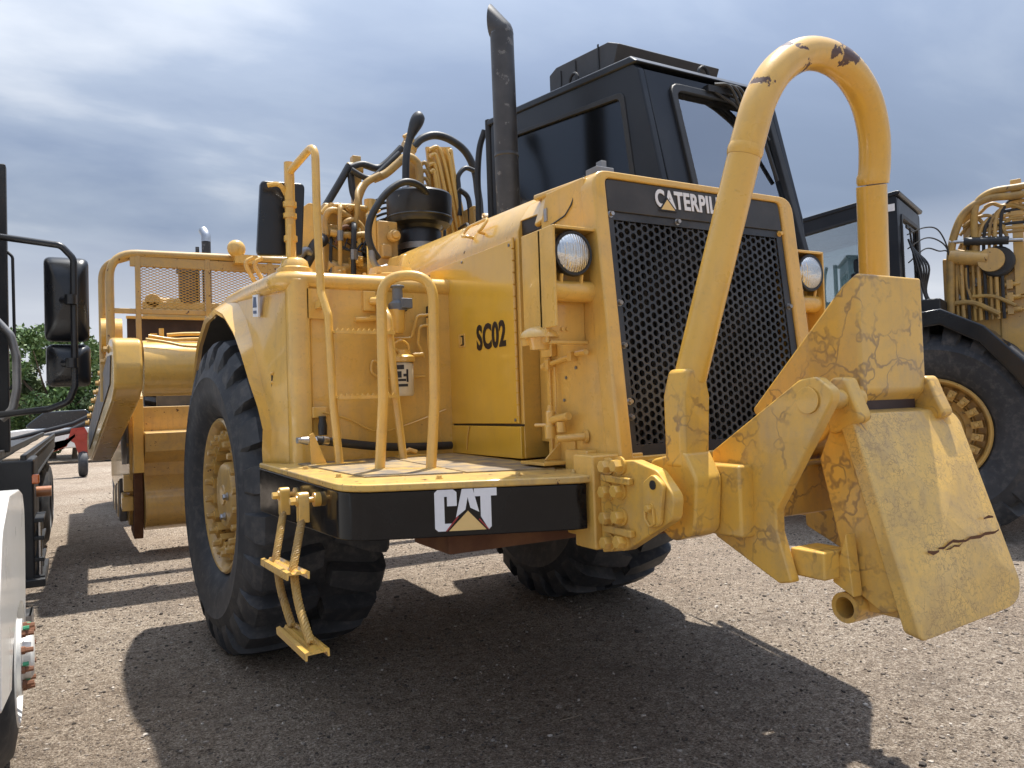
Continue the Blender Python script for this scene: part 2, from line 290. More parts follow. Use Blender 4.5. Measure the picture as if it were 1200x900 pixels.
class MB:
    def __init__(s): s.v = []; s.f = []
    def add(s, vs, fs):
        o = len(s.v); s.v += [tuple(v) for v in vs]; s.f += [tuple(i+o for i in f) for f in fs]; return s
    def box(s, x0, x1, y0, y1, z0, z1, R=None, c=None):
        vs = [V((x, y, z)) for z in (z0, z1) for y in (y0, y1) for x in (x0, x1)]
        if R is not None:
            c = V(c) if c is not None else V(((x0+x1)/2, (y0+y1)/2, (z0+z1)/2)); vs = [R @ (v-c)+c for v in vs]
        return s.add(vs, [(0, 2, 3, 1), (4, 5, 7, 6), (0, 1, 5, 4), (2, 6, 7, 3), (0, 4, 6, 2), (1, 3, 7, 5)])
    def prism(s, poly, vec):
        n = len(poly); a = [V(p) for p in poly]; vec = V(vec)
        nrm = V((0, 0, 0))
        for i in range(n): nrm += a[i].cross(a[(i+1) % n])
        if nrm.dot(vec) < 0: a = a[::-1]
        b = [p+vec for p in a]
        return s.add(a+b, [tuple(range(n))[::-1], tuple(range(n, 2*n))]+[(i, (i+1) % n, (i+1) % n+n, i+n) for i in range(n)])
    def ring(s, outer, inner, vec):
        n = len(outer); vec = V(vec); a = [V(p) for p in outer]; c = [V(p) for p in inner]
        nrm = V((0, 0, 0))
        for i in range(n): nrm += a[i].cross(a[(i+1) % n])
        if nrm.dot(vec) < 0: a = a[::-1]; c = c[::-1]
        vs = a+c+[p+vec for p in a]+[p+vec for p in c]; fs = []
        for i in range(n):
            j = (i+1) % n
            fs += [(j, i, i+n, j+n), (i+2*n, j+2*n, j+3*n, i+3*n), (i, j, j+2*n, i+2*n), (j+n, i+n, i+3*n, j+3*n)]
        return s.add(vs, fs)
    def tube(s, pts, r, n=10, caps=True, closed=False, sq=None):
        pts = [V(p) for p in pts]
        q = [pts[0]]; rr_ = [r[0]] if isinstance(r, (list, tuple)) else None
        for i, p in enumerate(pts[1:]):
            if (p-q[-1]).length > 1e-5:
                q.append(p)
                if rr_ is not None: rr_.append(r[i+1])
        pts = q; m = len(pts); R = rr_ if rr_ is not None else [r]*m
        T = []
        for i in range(m):
            if closed: t = pts[(i+1) % m]-pts[i-1]
            else: t = pts[min(i+1, m-1)]-pts[max(i-1, 0)]
            T.append(t.normalized() if t.length > 0 else V((0, 0, 1)))
        ref = V((0, 0, 1)) if abs(T[0].z) < 0.9 else V((0, 1, 0)); u = (ref-T[0]*ref.dot(T[0])).normalized()
        vs = []; fs = []
        for i in range(m):
            if i: u = (u-T[i]*u.dot(T[i])).normalized()
            w = T[i].cross(u)
            for k in range(n):
                a = 2*pi*k/n+(pi/n); vs.append(pts[i]+(u*cos(a)+w*sin(a))*R[i])
        for i in range(m if closed else m-1):
            i2 = (i+1) % m
            for k in range(n):
                k2 = (k+1) % n; fs.append((i*n+k, i*n+k2, i2*n+k2, i2*n+k))
        if caps and not closed: fs += [tuple(range(n))[::-1], tuple(range((m-1)*n, m*n))]
        return s.add(vs, fs)
    def cyl(s, p0, p1, r0, r1=None, n=16): return s.tube([p0, p1], [r0, r0 if r1 is None else r1], n)
    def lathe(s, prof, o, ax, n=32, caps=False):
        """prof: (radius, height along axis)"""
        o = V(o); ax = V(ax).normalized(); ref = V((0, 0, 1)) if abs(ax.z) < 0.9 else V((0, 1, 0)); u = (ref-ax*ref.dot(ax)).normalized(); w = ax.cross(u)
        vs = []; fs = []; m = len(prof)
        for r, h in prof:
            for k in range(n):
                a = 2*pi*k/n; vs.append(o+ax*h+(u*cos(a)+w*sin(a))*r)
        for i in range(m-1):
            for k in range(n):
                k2 = (k+1) % n; fs.append((i*n+k, i*n+k2, (i+1)*n+k2, (i+1)*n+k))
        if caps: fs += [tuple(range(n))[::-1], tuple(range((m-1)*n, m*n))]
        return s.add(vs, fs)
    def sph(s, c, r, n=14, sc=(1, 1, 1), half=False):
        c = V(c); vs = []; fs = []; m = n//2
        for i in range(m+1):
            th = pi*i/m*(0.5 if half else 1)
            for k in range(n):
                a = 2*pi*k/n; vs.append(c+V((sin(th)*cos(a)*r*sc[0], sin(th)*sin(a)*r*sc[1], cos(th)*r*sc[2])))
        for i in range(m):
            for k in range(n):
                k2 = (k+1) % n; fs.append((i*n+k, (i+1)*n+k, (i+1)*n+k2, i*n+k2))
        return s.add(vs, fs)
    def hexbolt(s, p, ax, r, h, washer=True):
        p = V(p); ax = V(ax).normalized()
        if washer: s.cyl(p, p+ax*h*0.25, r*1.35, n=14); p = p+ax*h*0.25
        s.tube([p, p+ax*h*0.8, p+ax*h], [r, r, r*0.86], 6); return s
    def mesh(s, name, mat, sharp=38):
        me = bpy.data.meshes.new(name); me.from_pydata([tuple(v) for v in s.v], [], s.f)
        bm = bmesh.new(); bm.from_mesh(me)
        bmesh.ops.remove_doubles(bm, verts=bm.verts, dist=1e-6)
        bmesh.ops.recalc_face_normals(bm, faces=bm.faces)
        for f in bm.faces: f.smooth = True
        lim = radians(sharp)
        for e in bm.edges:
            if len(e.link_faces) == 2: e.smooth = e.calc_face_angle(0) < lim
        bm.to_mesh(me); bm.free(); me.materials.append(MT[mat]); return me
    def build(s, name, mat, parent=None, bev=0.0, seg=2, sharp=38, label=None):
        o = bpy.data.objects.new(name, s.mesh(name, mat, sharp)); COL.objects.link(o)
        if parent is not None: o.parent = parent
        if bev:
            b = o.modifiers.new('bevel', 'BEVEL'); b.width = bev; b.segments = seg; b.limit_method = 'ANGLE'; b.angle_limit = radians(40); b.harden_normals = True
        if label: o['label'] = label
        return o
def empty(name, loc, rz=0, label='', cat='', group=None):
    o = bpy.data.objects.new(name, None); COL.objects.link(o); o.location = loc; o.rotation_euler = (0, 0, rz); o.empty_display_size = 0.2
    o['label'] = label; o['category'] = cat
    if group: o['group'] = group
    return o
def tag(o, label, cat, group=None):
    o['label'] = label; o['category'] = cat
    if group: o['group'] = group
    return o
def clone(src, parent, loc=None, M=None, name=None):
    c = src.copy(); COL.objects.link(c); c.parent = parent
    if loc is not None: c.location = loc
    if M is not None: c.matrix_local = M
    return c
def text(s, o, xd, yd, w, h, mat, parent, name='lettering', offset=0.03, depth=0.0015):
    cu = bpy.data.curves.new('t', 'FONT'); cu.body = s; cu.size = 1; cu.offset = offset; cu.extrude = 0.01; cu.space_character = 1.06; cu.resolution_u = 4
    ob = bpy.data.objects.new('t', cu); COL.objects.link(ob); bpy.context.view_layer.update()
    me = bpy.data.meshes.new_from_object(ob.evaluated_get(bpy.context.evaluated_depsgraph_get()))
    bpy.data.objects.remove(ob); bpy.data.curves.remove(cu)
    xs = [v.co.x for v in me.vertices]; ys = [v.co.y for v in me.vertices]; x0, x1, y0, y1 = min(xs), max(xs), min(ys), max(ys)
    xd = V(xd).normalized(); yd = V(yd).normalized(); nn = xd.cross(yd); o = V(o)
    for v in me.vertices:
        v.co = o + xd*((v.co.x-x0)/(x1-x0)*w) + yd*((v.co.y-y0)/(y1-y0)*h) + nn*(depth*(0.5+v.co.z*50))
    me.name = name; me.materials.clear(); me.materials.append(MT[mat])
    ob = bpy.data.objects.new(name, me); COL.objects.link(ob); ob.parent = parent; return ob
def YZ(pts, x): return [(x, p[0], p[1]) for p in pts]
def XY(pts, z): return [(p[0], p[1], z) for p in pts]
def XZ(pts, y): return [(p[0], y, p[1]) for p in pts]
# ------------------------------------------------------------------ scraper wheel (axis +X is the outer side)
def tyre_mb():
    m = MB()
    half = [(.485, .34), (.50, .385), (.54, .45), (.61, .505), (.70, .532), (.775, .538), (.79, .545), (.805, .537), (.86, .515), (.915, .475), (.948, .41), (.957, .20), (.957, 0)]
    half = [(r, h*.84) for r, h in half]
    prof = [(r, h) for r, h in half]+[(r, -h) for r, h in half[::-1][1:]]
    m.lathe(prof, (0, 0, 0), (1, 0, 0), 72)
    n = 22; R0 = 1.05
    st = [(.035, 1.050, .93, 0, .058), (.13, 1.053, .93, .02, .068), (.24, 1.052, .93, .055, .078), (.36, 1.045, .93, .085, .084), (.445, 1.030, .90, .10, .088), (.490, .985, .86, .10, .088), (.522, .88, .82, .09, .076)]
    for sd_ in (1, -1):
        for k in range(n):
            th0 = 2*pi*(k+(0.5 if sd_ < 0 else 0))/n; vs = []
            for x, rt_, rb, sh, hw in st:
                x = x*.84
                for (rr, e) in ((rb, -1.12), (rt_, -0.94), (rt_, 0.94), (rb, 1.12)):
                    a = th0+(sh+e*hw)/R0; vs.append((x*sd_, sin(a)*rr, cos(a)*rr))
            fs = [(0, 1, 2, 3)]
            for i in range(len(st)-1):
                o = i*4
                for a_, b_ in ((0, 1), (1, 2), (2, 3)): fs.append((o+a_, o+b_, o+b_+4, o+a_+4))
            o = (len(st)-1)*4; fs.append((o+3, o+2, o+1, o))
            m.add(vs, fs)
    return m
_w = {}
def wheel(parent, xc, side, y=0.0, detail=True, toe=0.0):
    if not _w:
        r = MB(); r.lathe([(.498, .28), (.512, .335), (.516, .37), (.504, .382), (.490, .378), (.472, .35), (.462, .30), (.455, .24), (.44, .215), (.37, .21), (.355, .23), (.345, .23), (.345, .19), (.0, .185)], (0, 0, 0), (1, 0, 0), 56)
        r.lathe([(.49, .25), (.44, .10), (.42, -.1), (.49, -.27), (.50, -.285)], (0, 0, 0), (1, 0, 0), 40)
        _w['rim'] = r.mesh('wheel', 'yellow_dirty'); _w['tyre'] = tyre_mb().mesh('tyre', 'rubber', 30)
        h = MB(); h.lathe([(r_, x_+.055) for r_, x_ in [(.335, .07), (.335, .165), (.325, .175), (.27, .178), (.262, .20), (.245, .215), (.222, .218), (.218, .285), (.205, .30), (.07, .305), (.065, .315), (.0, .316)]], (0, 0, 0), (1, 0, 0), 44)
        _w['hub'] = h.mesh('hub_cover', 'yellow_dirty')
        nn = MB(); nn.box(.18, .345, -.033, .033, -.05, .046); nn.hexbolt((.345, 0, 0), (1, 0, 0), .023, .04)
        _w['nut'] = nn.mesh('wheel_nut', 'yellow_dirty')
        bb = MB(); bb.hexbolt((.233, 0, 0), (1, 0, 0), .013, .022); _w['bolt'] = bb.mesh('hub_bolt', 'yellow_dirty')
        pl = MB(); pl.hexbolt((.36, 0, 0), (1, 0, 0), .02, .025); _w['plug'] = pl.mesh('hub_plug', 'steel')
    def mk(nm, me, par, loc=(0, 0, 0), rx=0):
        o = bpy.data.objects.new(nm, me); COL.objects.link(o); o.parent = par; o.location = loc; o.rotation_euler = (rx, 0, 0); return o
    w = mk('wheel', _w['rim'], parent, (xc, y, 1.045)); w.rotation_euler = (radians(7*xc), 0, (0 if side > 0 else pi)+radians(toe))
    mk('tyre', _w['tyre'], w); mk('hub_cover', _w['hub'], w)
    if detail:
        for k in range(20):
            a = 2*pi*k/20; mk('wheel_nut', _w['nut'], w, (0, -sin(a)*.385, cos(a)*.385), a)
        for k in range(14):
            a = 2*pi*(k+.5)/14; mk('hub_bolt', _w['bolt'], w, (0, -sin(a)*.295, cos(a)*.295), a)
        for dy, dz in ((.12, .02), (.06, -.13)): mk('hub_plug', _w['plug'], w, (0, dy, dz))
    return w

# ------------------------------------------------------------------ cab (tractor frame: front is -Y, cab on +X side)
def cab(root, sticker=False, tint='glass_dark', ac_box=True, kx=1.0):
    before = set(bpy.data.objects)
    body = MB()
    so = [(-.26, 1.75), (-.26, 3.785), (-2.0, 3.565), (-2.055, 3.51), (-2.25, 2.7), (-2.32, 1.75)]
    so_r = rpoly(so, [.02, .05, .05, .03, .02, .02], 4)
    wi = [(-.52, 2.35), (-.55, 3.595), (-1.885, 3.415), (-1.91, 3.38), (-2.01, 2.7), (-2.03, 2.35)]
    wi_r = rpoly(wi, [.05, .05, .06, .03, .02, .05], 4)
    for x0, t in ((.30, .055), (1.495, .055)):
        body.ring(YZ(so_r, x0), YZ(wi_r, x0), (t, 0, 0))
    # front frame, raked
    def fp(x, s):   # s 0 top 1 bottom of the raked front
        return (x, -2.05-(.205)*s, 3.51-.81*s)
    def fpl(pts): return [fp(*p) for p in pts]
    fo = rpoly([(.355, -.01), (1.495, -.01), (1.495, 2.1), (.355, 2.1)], [.01]*4, 4)
    fi = rpoly([(.56, .09), (1.44, .09), (1.46, 1.55), (.56, 1.55)], [.08]*4, 4)
    body.ring(fpl(fo), fpl(fi), (0, .05, .012))
    bo = rpoly([(.355, 1.75), (1.495, 1.75), (1.495, 3.76), (.355, 3.76)], [.01]*4, 4)
    bi = rpoly([(.48, 2.35), (1.38, 2.35), (1.38, 3.58), (.48, 3.58)], [.07]*4, 4)
    body.ring(XZ(bo, -.31), XZ(bi, -.31), (0, .05, 0))
    # pillar posts and floor
    body.box(.31, 1.54, -2.2, -.30, 1.80, 1.86)
    b = body.build('cab_shell', 'cab_black', root, bev=.012, seg=3)
    rf = MB(); rf.prism([(.285, -.235, 3.775), (.285, -2.03, 3.545), (.285, -2.06, 3.55), (.285, -2.0, 3.60), (.285, -.26, 3.825), (.285, -.22, 3.815)], (1.28, 0, 0))
    roof = rf.build('roof', 'cab_black', root, bev=.015, seg=3)
    # window rubbers and panes
    for x, nm in ((.292, 'side_window'), (1.558, 'side_window')):
        t = MB(); inn = [tuple(V(p)+(V((-1.28, 2.98))-V(p)).normalized()*.03) for p in wi_r]; outw = [tuple(V(p)+(V(p)-V((-1.28, 2.98))).normalized()*.018) for p in wi_r]
        s = 1 if x < 1 else -1
        t.ring(YZ(outw, x), YZ(inn, x), (.03*s, 0, 0)); f = t.build('window_seal', 'cab_trim', root, bev=.006)
        p = MB(); p.prism(YZ(wi_r, x+.028*s), (.006*s, 0, 0)); p.build('window_pane', tint if x < 1 else 'glass_clear', f)
    t = MB()
    f1 = rpoly([(.535, .06), (1.47, .06), (1.485, 1.58), (.535, 1.58)], [.10]*4, 4); f2 = rpoly([(.585, .12), (1.415, .12), (1.435, 1.50), (.585, 1.50)], [.07]*4, 4)
    t.ring([V(p)+V((0, -.022, -.004)) for p in fpl(f1)], [V(p)+V((0, -.022, -.004)) for p in fpl(f2)], (0, .045, .01)); f = t.build('window_seal', 'cab_trim', root, bev=.008)
    p = MB(); p.prism([V(q)+V((0, .02, .004)) for q in fpl(fi)], (0, .006, .0015)); p.build('windshield', 'glass_clear', f)
    t = MB(); t.ring(XZ(rpoly([(.46, 2.33), (1.40, 2.33), (1.40, 3.60), (.46, 3.60)], .08, 4), -.245), XZ(rpoly([(.51, 2.38), (1.35, 2.38), (1.35, 3.55), (.51, 3.55)], .06, 4), -.245), (0, -.03, 0)); f = t.build('window_seal', 'cab_trim', root, bev=.006)
    p = MB(); p.prism(XZ(bi, -.278), (0, -.006, 0)); p.build('window_pane', 'glass_clear', f)
    # wipers on the windshield
    w = MB(); w.tube(spline([(1.02, -2.095, 3.46), (1.20, -2.12, 3.40), (1.34, -2.17, 3.18)], 5), .010, 6); w.tube([(1.26, -2.155, 3.30), (1.37, -2.20, 2.92)], .013, 6)
    w.box(.86, 1.08, -2.105, -2.06, 3.445, 3.485); w.build('wiper', 'cab_trim', root)
    w = MB(); w.tube(spline([(.92, -2.10, 3.45), (1.12, -2.125, 3.36), (1.30, -2.165, 3.16)], 5), .009, 6); w.build('wiper', 'cab_trim', root)
    # hose bundle clipped to the top of the windshield
    w = MB()
    for k in range(3): w.tube(spline([(.93+.05*k, -2.09, 3.50), (1.02+.05*k, -2.13, 3.49), (1.10+.05*k, -2.13, 3.40), (1.16+.03*k, -2.12, 3.30)], 5), .011, 6)
    w.build('washer_hose', 'hose', root)
    # roof air conditioner
    if ac_box:
     a = MB(); pr = [(-.93, 3.70), (-.93, 3.925), (-1.02, 3.95), (-1.62, 3.875), (-1.73, 3.82), (-1.62, 3.60)]
     a.prism(YZ(pr, .44), (.96, 0, 0)); ac = a.build('air_conditioner', 'ac_grey', roof, bev=.008)
     for y in (-1.08, -1.26, -1.52): a = MB(); a.box(.434, .441, y-.006, y+.006, 3.72, 3.9); a.build('panel_seam', 'cab_trim', roof)
     for k in range(6): a = MB(); a.box(.50, 1.34, -1.715+.012*k, -1.70+.012*k, 3.655+.023*k, 3.664+.023*k); a.build('louver', 'cab_trim', roof)
    # lifting eyes
    for c, d in (((.37, -1.32, 3.695), (0, 1, 0)), ((1.02, -1.92, 3.61), (1, 0, 0)), ((1.47, -.55, 3.79), (0, 1, 0))):
        e = MB(); d = V(d); c = V(c); e.tube([c+d*.05*cos(t)+V((0, 0, .06*sin(t)+.02)) for t in [pi*k/10 for k in range(11)]], .011, 8)
        e.tube([c+d*.05-V((0, 0, .02)), c+d*.05+V((0, 0, .02))], .011, 8); e.tube([c-d*.05-V((0, 0, .02)), c-d*.05+V((0, 0, .02))], .011, 8); e.build('lifting_eye', 'cab_trim', roof)
    # seat and steering column inside
    s = MB(); s.box(.75, 1.2, -1.35, -.85, 2.25, 2.37); s.box(.77, 1.18, -.88, -.74, 2.35, 3.02); s.box(.84, 1.11, -.86, -.76, 3.03, 3.2); s.box(.86, 1.09, -1.25, -.95, 1.85, 2.25); s.build('seat', 'seat', root, bev=.03)
    s = MB(); s.tube([(.98, -1.95, 1.86), (.98, -1.72, 2.55)], .035, 8); s.tube([V((.98, -1.70, 2.58))+V((.19*cos(t), .17*sin(t), .08*sin(t))) for t in [2*pi*k/20 for k in range(20)]], .014, 6, closed=True); s.build('steering_wheel', 'cab_trim', root)
    if sticker:
        s = MB(); s.box(1.565, 1.569, -.36, -.28, 3.60, 3.68); s.build('sticker', 'white_sign', root)
    for o in set(bpy.data.objects)-before:      # cab width
        for v in o.data.vertices: v.co.x = .3+(v.co.x-.3)*kx

# ------------------------------------------------------------------ main machine
S = empty('wheel_tractor_scraper', (0, 0, 0), 0, 'yellow wheel tractor scraper marked SC02 with push block and tall hoop in front', 'scraper', 'wheel tractor scrapers in the yard')
wheel(S, -1.345, -1, toe=4.0); wheel(S, 1.12, 1)
cab(S, kx=.895)

# fender, right-hand side of the machine: side sheet with flared arch, rounded corner, front panel
def fender(root, s, mt='yellow', dt=True):
    fx = lambda P: [(p[0]*s, p[1], p[2]) for p in P]
    lip = [(-1.745, 1.22, 1.55), (-1.745, 1.08, 1.85), (-1.745, .75, 2.13), (-1.745, .35, 2.27), (-1.745, -.10, 2.285), (-1.745, -.42, 2.215), (-1.74, -.74, 2.07), (-1.735, -.93, 1.93), (-1.73, -1.13, 1.757), (-1.72, -1.285, 1.62), (-1.70, -1.308, 1.50), (-1.69, -1.225, 1.385), (-1.68, -1.19, 1.315)]
    cre = [(-1.655, 1.30, 1.57), (-1.655, 1.15, 1.89), (-1.655, .80, 2.20), (-1.655, .38, 2.335), (-1.655, -.10, 2.345), (-1.655, -.45, 2.285), (-1.655, -.70, 2.155), (-1.655, -.90, 1.965), (-1.655, -1.09, 1.76), (-1.655, -1.25, 1.605), (-1.655, -1.315, 1.495), (-1.655, -1.27, 1.395), (-1.655, -1.235, 1.315)]
    inn = [(p[0]+.015, p[1]+.02, p[2]-.03) for p in lip]
    b = MB(); n = len(lip)
    b.add(fx(inn+lip+cre), [(i, i+1, i+1+n, i+n) for i in range(n-1)]+[(i+n, i+1+n, i+1+2*n, i+2*n) for i in range(n-1)])
    b.build('arch_flare', mt, root, sharp=60)
    # black inner liner behind the flare
    l = MB(); l2 = [(-1.70, p[1]+.03, p[2]-.02) for p in lip[:10]]; l3 = [(-.80, p[1]+.03, p[2]-.02) for p in lip[:10]]; k = len(l2)
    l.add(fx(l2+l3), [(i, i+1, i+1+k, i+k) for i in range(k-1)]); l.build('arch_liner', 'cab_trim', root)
    # side sheet
    top = [(-1.655, -1.30, 2.285), (-1.655, -.62, 2.315), (-1.655, -.40, 2.33)]
    rows = [(-1.655, -.40, 2.33)]+[cre[i] for i in range(5, n)]
    sh = MB(); kk = len(rows); mid = [(-1.625, p[1]*.45-1.30*.55, p[2]) for p in rows]; cor = [(-1.578, -1.355, min(p[2], 2.30)) for p in rows]
    sh.add(fx(rows+mid+cor), [(i, i+1, i+1+kk, i+kk) for i in range(kk-1)]+[(i+kk, i+1+kk, i+1+2*kk, i+2*kk) for i in range(kk-1)]); sh.build('fender_side', mt, root, sharp=50)
    # rounded corner column and front panel
    pl = [(-1.578, -1.35)]+[(-1.52-.055*cos(t), -1.36-.065*sin(t)) for t in [pi/2*k/6 for k in range(7)]]+[(-1.47, -1.425), (-1.46, -1.405), (-.60, -1.405), (-.60, -1.38), (-1.50, -1.38), (-1.565, -1.34)]
    pl = [p for i, p in enumerate(pl) if i == 0 or (abs(p[0]-pl[i-1][0])+abs(p[1]-pl[i-1][1])) > 1e-4]
    fr = MB(); fr.prism([(p[0]*s, p[1], 1.315) for p in pl], (0, 0, .975)); fp_ = fr.build('fender_panel', mt, root, bev=.004)
    # rounded top edge along front and side, top sheet
    tp = MB(); tp.tube(fx(fil([(-.62, -1.375, 2.285), (-1.60, -1.375, 2.285), (-1.615, -.62, 2.32), (-1.62, -.10, 2.335), (-1.62, .4, 2.32)], .13, 6)), .052, 12)
    tp.prism(fx([(-1.61, -1.36, 2.29), (-.60, -1.36, 2.29), (-.60, .95, 2.31), (-1.61, .95, 2.31)]), (0, 0, .02)); t_ = tp.build('fender_top', mt, root)  # top sheet lengthened rearward to block a sun patch on the ground
    if dt:
        e = MB(); e.prism([(-1.643, -1.03, 2.13), (-1.652, -.93, 2.14), (-1.652, -.93, 2.265), (-1.643, -1.03, 2.255)], (-.010, -.002, 0)); pq = e.build('badge_plate', 'white_sign', fp_)
        e = MB(); e.prism([(-1.6555, -1.01, 2.185), (-1.6625, -.945, 2.19), (-1.661, -.96, 2.25), (-1.6565, -.995, 2.245)], (-.002, 0, 0)); e.prism([(-1.6560, -1.005, 2.15), (-1.6622, -.95, 2.155), (-1.6622, -.95, 2.172), (-1.6560, -1.005, 2.167)], (-.002, 0, 0)); e.build('badge_print', 'decal_blue', fp_)
        e = MB(); e.box(-1.628, -1.618, -1.212, -1.204, 1.64, 1.79); e.build('slot', 'decal_black', fp_)
        for z in (1.62, 1.675, 1.75, 1.80):
            e = MB(); e.hexbolt((-1.618, -1.208, z), (-1, 0, 0), .010, .012); e.build('bolt', mt, fp_)
    return fp_, t_
fpanel, ftop = fender(S, -1*-1)
fender(S, -1, dt=False)

# decks
def deck(root, s):
    cX = -1.675 if s > 0 else -1.34
    P = rpoly([(-1.70*s, -1.19 if s > 0 else -.80), (cX*s, -2.62), (-.83*s, -2.965), (-.66*s, -2.965), (-.60*s, -2.3), (-.60*s, -1.39), (-1.60*s, -1.39)], [.0, .20 if s > 0 else .25, .0, 0, 0, 0, 0], 6)
    zt = lambda y: 1.298+(y+2.9)/1.5*.020
    n = len(P); d = MB(); vt = [(p[0], p[1], zt(p[1])) for p in P]; vb = [(p[0], p[1], zt(p[1])-.03) for p in P]
    d.add(vb+vt, [tuple(range(n)), tuple(range(n, 2*n))]+[(i, (i+1) % n, (i+1) % n+n, i+n) for i in range(n)])
    dk = d.build('deck_plate', 'yellow_deck', root, bev=.008)
    # raised tread plates
    for q in () if s < 0 else ([(-1.57, -1.5), (-1.52, -2.40), (-1.13, -2.53), (-1.10, -1.5)], [(-1.085, -1.5), (-1.115, -2.53), (-.75, -2.66), (-.70, -2.25), (-.70, -1.5)]):
        t = MB(); t.prism([(p[0]*s, p[1], zt(p[1])-.002) for p in q], (0, 0, .009)); t.build('tread_plate', 'deck_grip', dk, bev=.003)
    for (x, y) in () if s < 0 else ((-1.60, -2.3), (-1.61, -1.8), (-1.3, -2.66), (-1.0, -2.77), (-.78, -2.85), (-.72, -2.5)):
        t = MB(); t.hexbolt((x*s, y, zt(y)), (0, 0, 1), .012, .012); t.build('bolt', 'yellow_deck', dk)
    # black bumper skirt
    path = fil([(-1.695*s, -1.17, 0), ((cX+.007)*s, -2.61, 0), (-.835*s, -2.958, 0), (-.70*s, -2.958, 0)], .20 if s > 0 else .25, 8)[:-1]
    zb = lambda p: 1.055+.03*max(0, min(1, (-p.y-1.17)/1.5))
    b = MB(); m = len(path); vs = []
    for i, p in enumerate(path):
        t = (path[min(i+1, m-1)]-path[max(i-1, 0)]).normalized(); nn = V((-t.y, t.x, 0))*(1 if s > 0 else -1)
        q = p+nn*.028
        z1 = zt(p.y)-.031
        vs += [(p.x, p.y, zb(p)), (p.x, p.y, z1), (q.x, q.y, z1), (q.x, q.y, zb(p))]
    fs = [(0, 1, 2, 3), tuple(4*(m-1)+k for k in (3, 2, 1, 0))]
    for i in range(m-1):
        for k in range(4): fs.append((4*i+k, 4*i+(k+1) % 4, 4*i+4+(k+1) % 4, 4*i+4+k))
    b.add(vs, fs); bp = b.build('bumper', 'black_gloss', root, bev=.006)
    u = MB(); u.box(min(-1.25*s, -.45*s), max(-1.25*s, -.45*s), -2.62, -2.25, .985, 1.10); u.box(min(-1.0*s, -.75*s), max(-1.0*s, -.75*s), -2.3, -1.2, .95, 1.2); u.build('bumper_beam', 'rust', root, bev=.01)
    return dk, bp
dk, bumper = deck(S, 1); deck(S, -1)

# CAT lettering on the skirt: front plate runs from (-1.668,-2.61) to (-.835,-2.958)
bA = V((-1.668, -2.61, 0)); bD = (V((-.835, -2.958, 0))-bA).normalized(); bN = V((bD.y, -bD.x, 0))
def onb(u, z, d=.003): return bA+bD*u+bN*d+V((0, 0, z))
u0, u1, zb0, zb1 = .335, .577, 1.108, 1.268
def LB(pts, d=.003, th=.002, nm='letter', mt='white_decal', par=bumper):
    q = [onb(u0+(u1-u0)*x, zb0+(zb1-zb0)*y, d) for x, y in pts]; m = MB(); m.prism(q, bN*th); return m.build(nm, mt, par)
LB([(.30, 1.0), (.05, 1.0), (0, .93), (0, .07), (.05, 0), (.17, 0), (.265, .18), (.21, .18), (.155, .18), (.155, .83), (.20, .83), (.20, .60), (.355, .60), (.355, .93)])
LB([(.335, .32), (.44, 1.0), (.615, 1.0), (.71, .43), (.57, .54), (.53, .80), (.49, .50)])
LB([(.635, 1.0), (1.0, 1.0), (1.0, .81), (.905, .81), (.905, .07), (.86, 0), (.84, .05), (.735, .32), (.735, .81), (.635, .81)])
LB([(.22, .0), (.82, .0), (.53, .47)], nm='emblem_triangle', mt='decal_yellow')
LB([(.165, .0), (.195, .0), (.38, .33), (.365, .36)], nm='emblem_line', mt='decal_red'); LB([(.875, .0), (.845, .0), (.70, .25), (.715, .27)], nm='emblem_line', mt='decal_red')

# rope ladder hanging on the side of the skirt
rope = MB(); pins = MB()
tops = [(-1.735, -1.90, 1.155), (-1.745, -2.27, 1.165)]; mids = [(-1.80, -2.0, .95), (-1.81, -2.35, .965)]; bots = [(-1.79, -2.22, .70), (-1.80, -2.55, .715)]
def strand(a, b_, bow):
    a, b_ = V(a), V(b_); L = (b_-a).length; o = []
    mid = (a+b_)/2+V(bow); pts = spline([a, mid, b_], 22)
    t = (b_-a).normalized(); u = t.orthogonal().normalized(); w = t.cross(u)
    for k in range(5):
        rope.tube([p+(u*cos(2*pi*(i/9+k/5))+w*sin(2*pi*(i/9+k/5)))*.0105 for i, p in enumerate(pts)], .0075, 6)
for a, b_ in zip(tops, mids): strand(a, b_, (0, .0, 0))
for a, b_ in zip(mids, bots): strand(a, b_, (-.005, .03, 0))
rl = rope.build('rope_ladder', 'hose_yellow', S)
for (t0, mt) in ((tops[0], 0), (tops[1], 1)):
    c = MB(); x, y, z = t0; c.prism(YZ(rpoly([(y-.025, z-.035), (y+.025, z-.035), (y+.025, z+.09), (y-.025, z+.09)], [.005, .005, .022, .022], 4), x-.022), (.044, 0, 0)); c.build('clevis', 'yellow', rl, bev=.004)
    c = MB(); c.hexbolt((x-.022, y, z+.055), (-1, 0, 0), .017, .025); c.cyl((x, y, z+.055), (-1.67, y, z+.055), .012); c.cyl((x+.045, y, z+.055), (x+.075, y, z+.055), .03); c.build('bolt', 'yellow', rl)
def rung(p, q, tilt):
    p, q = V(p), V(q); d = (q-p).normalized(); out_ = V((-1, 0, tilt)).normalized(); upv = d.cross(out_).normalized()
    if upv.z < 0: upv = -upv
    m = MB()
    prof = [(-.045, -.028), (-.045, 0), (-.033, .004), (-.026, -.006), (-.014, -.006), (-.008, .004), (.006, .004), (.012, -.006), (.024, -.006), (.030, .004), (.045, 0), (.045, -.028), (.038, -.028), (.036, -.010), (-.036, -.010), (-.038, -.028)]
    m.prism([p+out_*a+upv*b_ for a, b_ in prof], q-p)
    return m.build('rung', 'yellow', rl)
